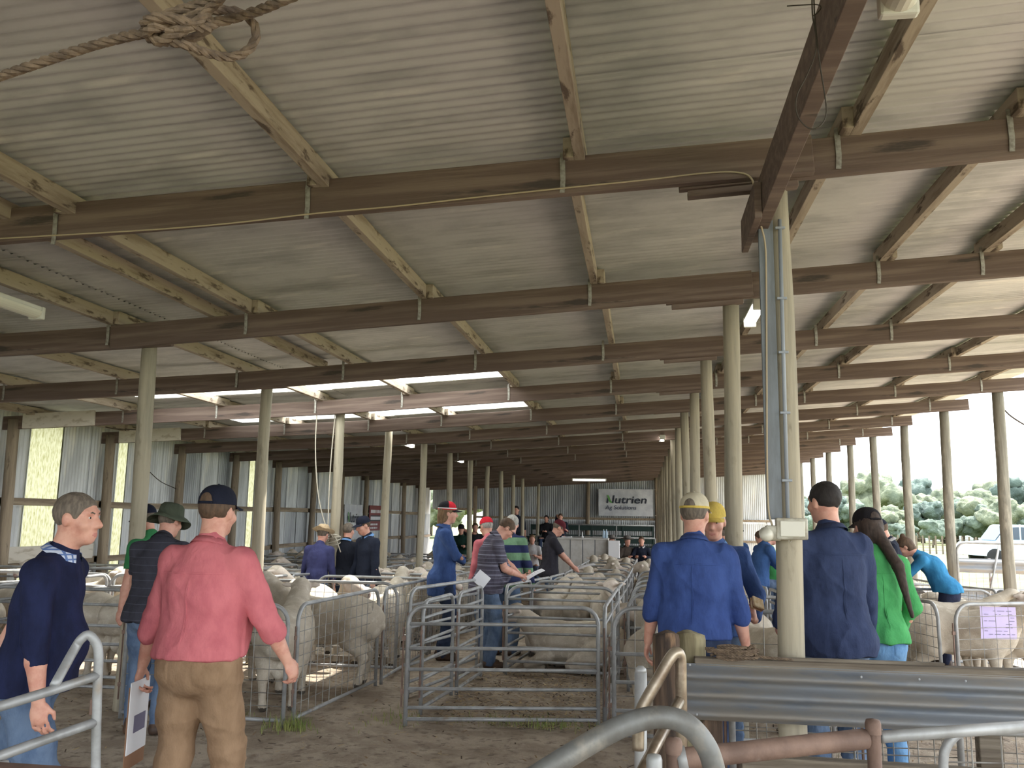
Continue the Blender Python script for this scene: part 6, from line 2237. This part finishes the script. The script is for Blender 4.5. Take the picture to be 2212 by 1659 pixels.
TREES = [tree_mesh(3 + i, (5.2, 4.4, 6.2, 3.6)[i], (5.6, 6.4, 6.0, 4.2)[i], M_CROWN[i % 3]) for i in range(4)]
rnd = random.Random(12)
trees = []
for i in range(56):
    px = 1690 + i * 14 + rnd.uniform(-6, 6)
    row = i % 3
    d = (128, 112, 96)[row] + rnd.uniform(-5, 5)
    trees.append((px, d, rnd.randrange(4), rnd.uniform(0.85, 1.15) * (1.25, 1.0, 0.72)[row]))
for px in (912, 930, 952, 968):
    trees.append((px, 85 + rnd.uniform(-6, 6), rnd.randrange(4), 0.9))
trees.append((1880, 108, 2, 1.32))
trees.append((2012, 80, 3, 0.62))
trees.append((1958, 86, 3, 0.5))
trees.append((1935, 90, 3, 0.55))
for i, (px, d, k_, s) in enumerate(trees):
    p = AD(px, 1130, d)
    z = pz(p.x, p.y) if p.x > 9 else -0.36
    far_ = px > 1000
    last = i >= len(trees) - 4
    if last:
        lb = ('tallest dark tree above the distant tree line', 'round bush standing alone in the paddock', 'small bush left of the round one', 'low bush between the open-side posts')[i - (len(trees) - 4)]
        gp_ = None
    elif far_:
        lb = (f'grey-green tree, {ORD[i//3]} from the left at the back of the tree line', f'bushy tree, {ORD[i//3]} from the left in the middle of the tree line', f'low bushy tree, {ORD[i//3]} from the left at the front of the tree line')[i % 3]
        gp_ = ('back trees', 'middle trees', 'front trees')[i % 3] + ' of the distant tree line'
    else:
        lb, gp_ = f'{ORD[i-56]} tree from the left seen through the far doorway', 'trees beyond the doorway'
    t = thing('tree' if not last or i == len(trees) - 4 else 'bush', lb, 'tree' if not last or i == len(trees) - 4 else 'bush', (p.x, p.y, z - 0.1), rnd.uniform(0, 6), gp_)
    t.scale = (s, s, s)
    obj('crown', TREES[k_][0], t)
    obj('trunk', TREES[k_][1], t)
# wooded rise behind the trees
b = MB()
n = 40
for i in range(n + 1):
    px = 1500 + 40 * i
    for (d, h) in ((135, -0.3), (165, 2.6 + 0.9 * math.sin(i * 0.7) + 0.06 * i), (230, 3.4 + 0.08 * i)):
        p = AD(px, 1130, d)
        b.v.append((p.x, p.y, -1.0 + h))
for i in range(n):
    for j in range(2):
        a = i * 3 + j
        b.f.append((a, a + 3, a + 4, a + 1))
        b.m.append(0)
tag(b.build('hillside', M_CROWN[1], smooth=True), 'low wooded rise behind the tree line', kind='structure')

# paddock fence with pickets
fa, fb = AD(1925, 1130, 62), AD(2300, 1130, 58)
fz = pz(fa.x, fa.y)
ft = thing('paddock_fence', 'distant paddock fence of thin dark pickets', 'fence', (fa.x, fa.y, fz))
dv = fb - fa
pm = MB().box((-0.04, -0.04, -0.2), (0.04, 0.04, 1.15)).me('picket', M_TRUNK)
for i in range(26):
    q = dv * (i / 25)
    obj('picket', pm, ft, (q.x, q.y, 0))
for z in (0.25, 0.6, 0.95):
    MB().tube([(0, 0, z), (dv.x, dv.y, z)], 0.012, 4).build('wire', M_WIRED, ft)
# netting fence by the open side
nf = thing('netting_fence', 'wire netting fence just outside the open-side posts', 'fence', (5.7, 21.5, -0.28))
ex = Vector((7.5, -3.6, 0))
w = MB()
for i in range(61):
    q = ex * (i / 60)
    w.tube([(q.x, q.y, 0.02), (q.x, q.y, 0.98)], 0.004, 4, False)
for z in (0.08, 0.2, 0.34, 0.5, 0.68, 0.84, 0.98):
    w.tube([(0, 0, z), tuple(ex + Vector((0, 0, z)))], 0.005, 4, False)
w.build('netting', M_WIRE, nf)['kind'] = 'stuff'
for i in range(5):
    q = ex * (i / 4)
    MB().tube([(q.x, q.y, 0), (q.x, q.y, 1.15)], 0.03, 8).build('fence_stake', M_RUST, nf, smooth=True)
# gate leaning outside with two ribbed strips
g0 = AY(2066, 1172, 15.9)
gg = thing('yard_gate', 'galvanised yard gate with two ribbed strips and a V brace by the open side', 'gate', (g0.x, 15.9, gz(0, 15.9)), math.radians(-14))
GH, GW_ = g0.z - gz(0, 15.9), 1.75
MB().tube(frame_path(GW_, GH, 0.14), 0.02, 8).build('frame', M_GALV, gg, smooth=True)
MB().tube([(0, 0, 0.12), (GW_, 0, 0.12)], 0.018, 8).build('bottom_rail', M_GALV, gg, smooth=True)
for z in (GH - 0.5, GH - 0.98):
    b = MB()
    for i in range(17):
        t = i / 16
        for x in (0.02, GW_ - 0.02):
            b.v.append((x, 0.02 * math.cos(t * 12.56), z + 0.24 * t))
    for i in range(16):
        b.f.append((2 * i, 2 * i + 1, 2 * i + 3, 2 * i + 2))
        b.m.append(0)
    b.build('ribbed_strip', M_ARMCO, gg, smooth=True)
for e in (-1, 1):
    MB().tube([(0.66 + 0.02 * e, -0.03, GH - 0.02), (0.66 + e * 0.33, -0.03, 0.14)], 0.018, 8).build('brace', M_GALV, gg, smooth=True)

# utility vehicle
M_UTE = mat('pale_blue_paint', rgb(178, 200, 216), 0.3)
M_GLASS = mat('dark_window', rgb(52, 66, 82), 0.1)
M_TYRE = mat('tyre_rubber', rgb(34, 34, 36), 0.9)
p = AD(2212, 1195, 44)
ut = thing('utility_truck', 'pale blue utility truck with a slatted tray parked in the paddock', 'truck', (p.x, p.y, pz(p.x, p.y)), math.radians(184))
# nose along +x before turning
def prism(prof, y0, y1):
    b = MB()
    n = len(prof)
    for y in (y0, y1):
        b.v += [(x, y, z) for x, z in prof]
    b.f = [tuple(range(n)), tuple(range(2 * n - 1, n - 1, -1))] + [(i, i + n, (i + 1) % n + n, (i + 1) % n) for i in range(n)]
    b.m = [0] * len(b.f)
    return b
prism([(-2.5, 0.55), (-2.5, 0.9), (0.2, 0.9), (0.25, 1.05), (1.3, 1.05), (2.35, 0.98), (2.5, 0.8), (2.5, 0.45), (1.9, 0.42), (-2.3, 0.45)], -0.88, 0.88).build('lower_body', M_UTE, ut)
prism([(-0.2, 1.0), (-0.1, 1.68), (0.0, 1.76), (0.85, 1.76), (1.0, 1.70), (1.5, 1.03)], -0.80, 0.80).build('cab', M_UTE, ut)
for s in (-1, 1):
    prism([(0.0, 1.12), (0.06, 1.64), (0.45, 1.66), (0.45, 1.12)], s * 0.80 - 0.01, s * 0.80 + 0.01).build('side_window', M_GLASS, ut)
    prism([(0.52, 1.12), (0.52, 1.66), (0.88, 1.64), (1.32, 1.12)], s * 0.80 - 0.01, s * 0.80 + 0.01).build('side_window', M_GLASS, ut)
    MB().box((1.15, s * 0.95 - 0.09, 1.12), (1.25, s * 0.95 + 0.09, 1.28), 0.02).build('mirror', M_TYRE, ut)
    for x in (1.6, -1.5):
        MB().lathe([(0.20, -0.11), (0.36, -0.11), (0.38, -0.08), (0.38, 0.08), (0.36, 0.11), (0.20, 0.11)], 20).build('wheel', M_TYRE, ut, (x, s * 0.78, 0.37), (math.pi / 2, 0, 0), True)
bw = MB()
bw.add([(1.02, -0.72, 1.68), (1.02, 0.72, 1.68), (1.50, 0.74, 1.08), (1.50, -0.74, 1.08)], [(0, 1, 2, 3)])
bw.build('windscreen', M_GLASS, ut, (0.012, 0, 0.012))
tb = MB()
MB().box((-2.6, -0.92, 0.9), (-0.3, 0.92, 0.98), 0.01).build('tray_floor', M_GALV, ut)
for s in (-1, 1):
    for z in (1.05, 1.25, 1.45, 1.65):
        MB().box((-2.6, s * 0.9 - 0.02, z), (-0.3, s * 0.9 + 0.02, z + 0.08), 0.004).build('tray_slat', M_GALV, ut)
    for x in (-2.56, -1.45, -0.34):
        MB().box((x - 0.03, s * 0.9 - 0.03, 0.95), (x + 0.03, s * 0.9 + 0.03, 1.78), 0.004).build('tray_stanchion', M_GALV, ut)
# guy rope outside the first open-side post
tag(MB().tube(spline([(XE + 0.1, raf(5) + 0.1, 3.35), (XE + 0.25, raf(5) + 0.1, 3.2), (XE + 0.75, raf(5) + 0.1, 2.85), (XE + 1.6, raf(5), 2.1), (XE + 3.2, raf(5), 0.1)], 6), 0.012, 5).build('stay_wire', M_WIRED), 'thin stay wire slanting down outside the first open-side post', 'wire')

# ---------------------------------------------------------------- litter and grass on the floor
rnd = random.Random(31)
b = MB()
for i in range(5200):
    x, y = rnd.uniform(-5.5, 3.2), rnd.uniform(3.6, 12.5)
    if rnd.random() < 0.35:
        x, y = rnd.uniform(-1.7, -0.3), rnd.uniform(6.8, 9.2)
    a, l, w = rnd.uniform(0, 3.14), rnd.uniform(0.008, 0.035), rnd.uniform(0.003, 0.008)
    z = gz(x, y) + 0.012 + rnd.uniform(0, 0.012)
    c, s = math.cos(a), math.sin(a)
    t = rnd.uniform(-0.008, 0.008)
    b.cm = rnd.randrange(3)
    b.add([(x - c * l + s * w, y - s * l - c * w, z), (x + c * l + s * w, y + s * l - c * w, z + t), (x + c * l - s * w, y + s * l + c * w, z + t), (x - c * l - s * w, y - s * l + c * w, z)], [(0, 1, 2, 3)])
tag(b.build('straw_litter', [mat('straw_chaff', rgb(188, 166, 128), 0.9), mat('dark_dung_chips', rgb(74, 58, 44), 0.95), mat('wood_chips', rgb(140, 116, 88), 0.9)]), 'scattered straw and chips on the earth floor', 'litter', kind='stuff')
M_BLADE = mat('grass_blade', rgb(112, 130, 62), 0.8, var=rgb(150, 150, 88), scale=(9, 9, 9))
for (x0, y0, sx, sy, n, h, lb) in ((-2.62, 6.45, 0.16, 0.12, 150, 0.13, 'thin grass at the foot of the front left mesh corner'), (-0.85, 6.95, 0.55, 0.12, 200, 0.09, 'sparse grass under the front middle gate'), (-1.95, 6.9, 0.3, 0.3, 90, 0.05, 'short weeds at the left end of the front middle gate'), (1.9, 5.4, 0.9, 0.5, 900, 0.16, 'clumpy grass beyond the guard rail at the lower right'), (0.75, 6.2, 0.5, 0.35, 420, 0.09, 'flattened grass under the pens behind the guard rail'), (-3.4, 6.75, 0.4, 0.15, 120, 0.05, 'weeds inside the front left pen')):
    b = MB()
    for i in range(n):
        x, y = x0 + rnd.gauss(0, sx * 0.5), y0 + rnd.gauss(0, sy * 0.5)
        a, hh, ln = rnd.uniform(0, 6.28), h * rnd.uniform(0.4, 1.2), rnd.uniform(0.1, 0.8)
        w = 0.003
        dx, dy = math.cos(a), math.sin(a)
        b.add([(x - dy * w, y + dx * w, 0), (x + dy * w, y - dx * w, 0), (x + dx * hh * ln * 0.4 + dy * w * 0.7, y + dy * hh * ln * 0.4 - dx * w * 0.7, hh * 0.6), (x + dx * hh * ln * 0.4 - dy * w * 0.7, y + dy * hh * ln * 0.4 + dx * w * 0.7, hh * 0.6), (x + dx * hh * ln, y + dy * hh * ln, hh * (1 - 0.3 * ln))], [(0, 1, 2, 3), (3, 2, 4)])
    tag(b.build('grass_tuft', M_BLADE), lb, 'grass', kind='stuff')
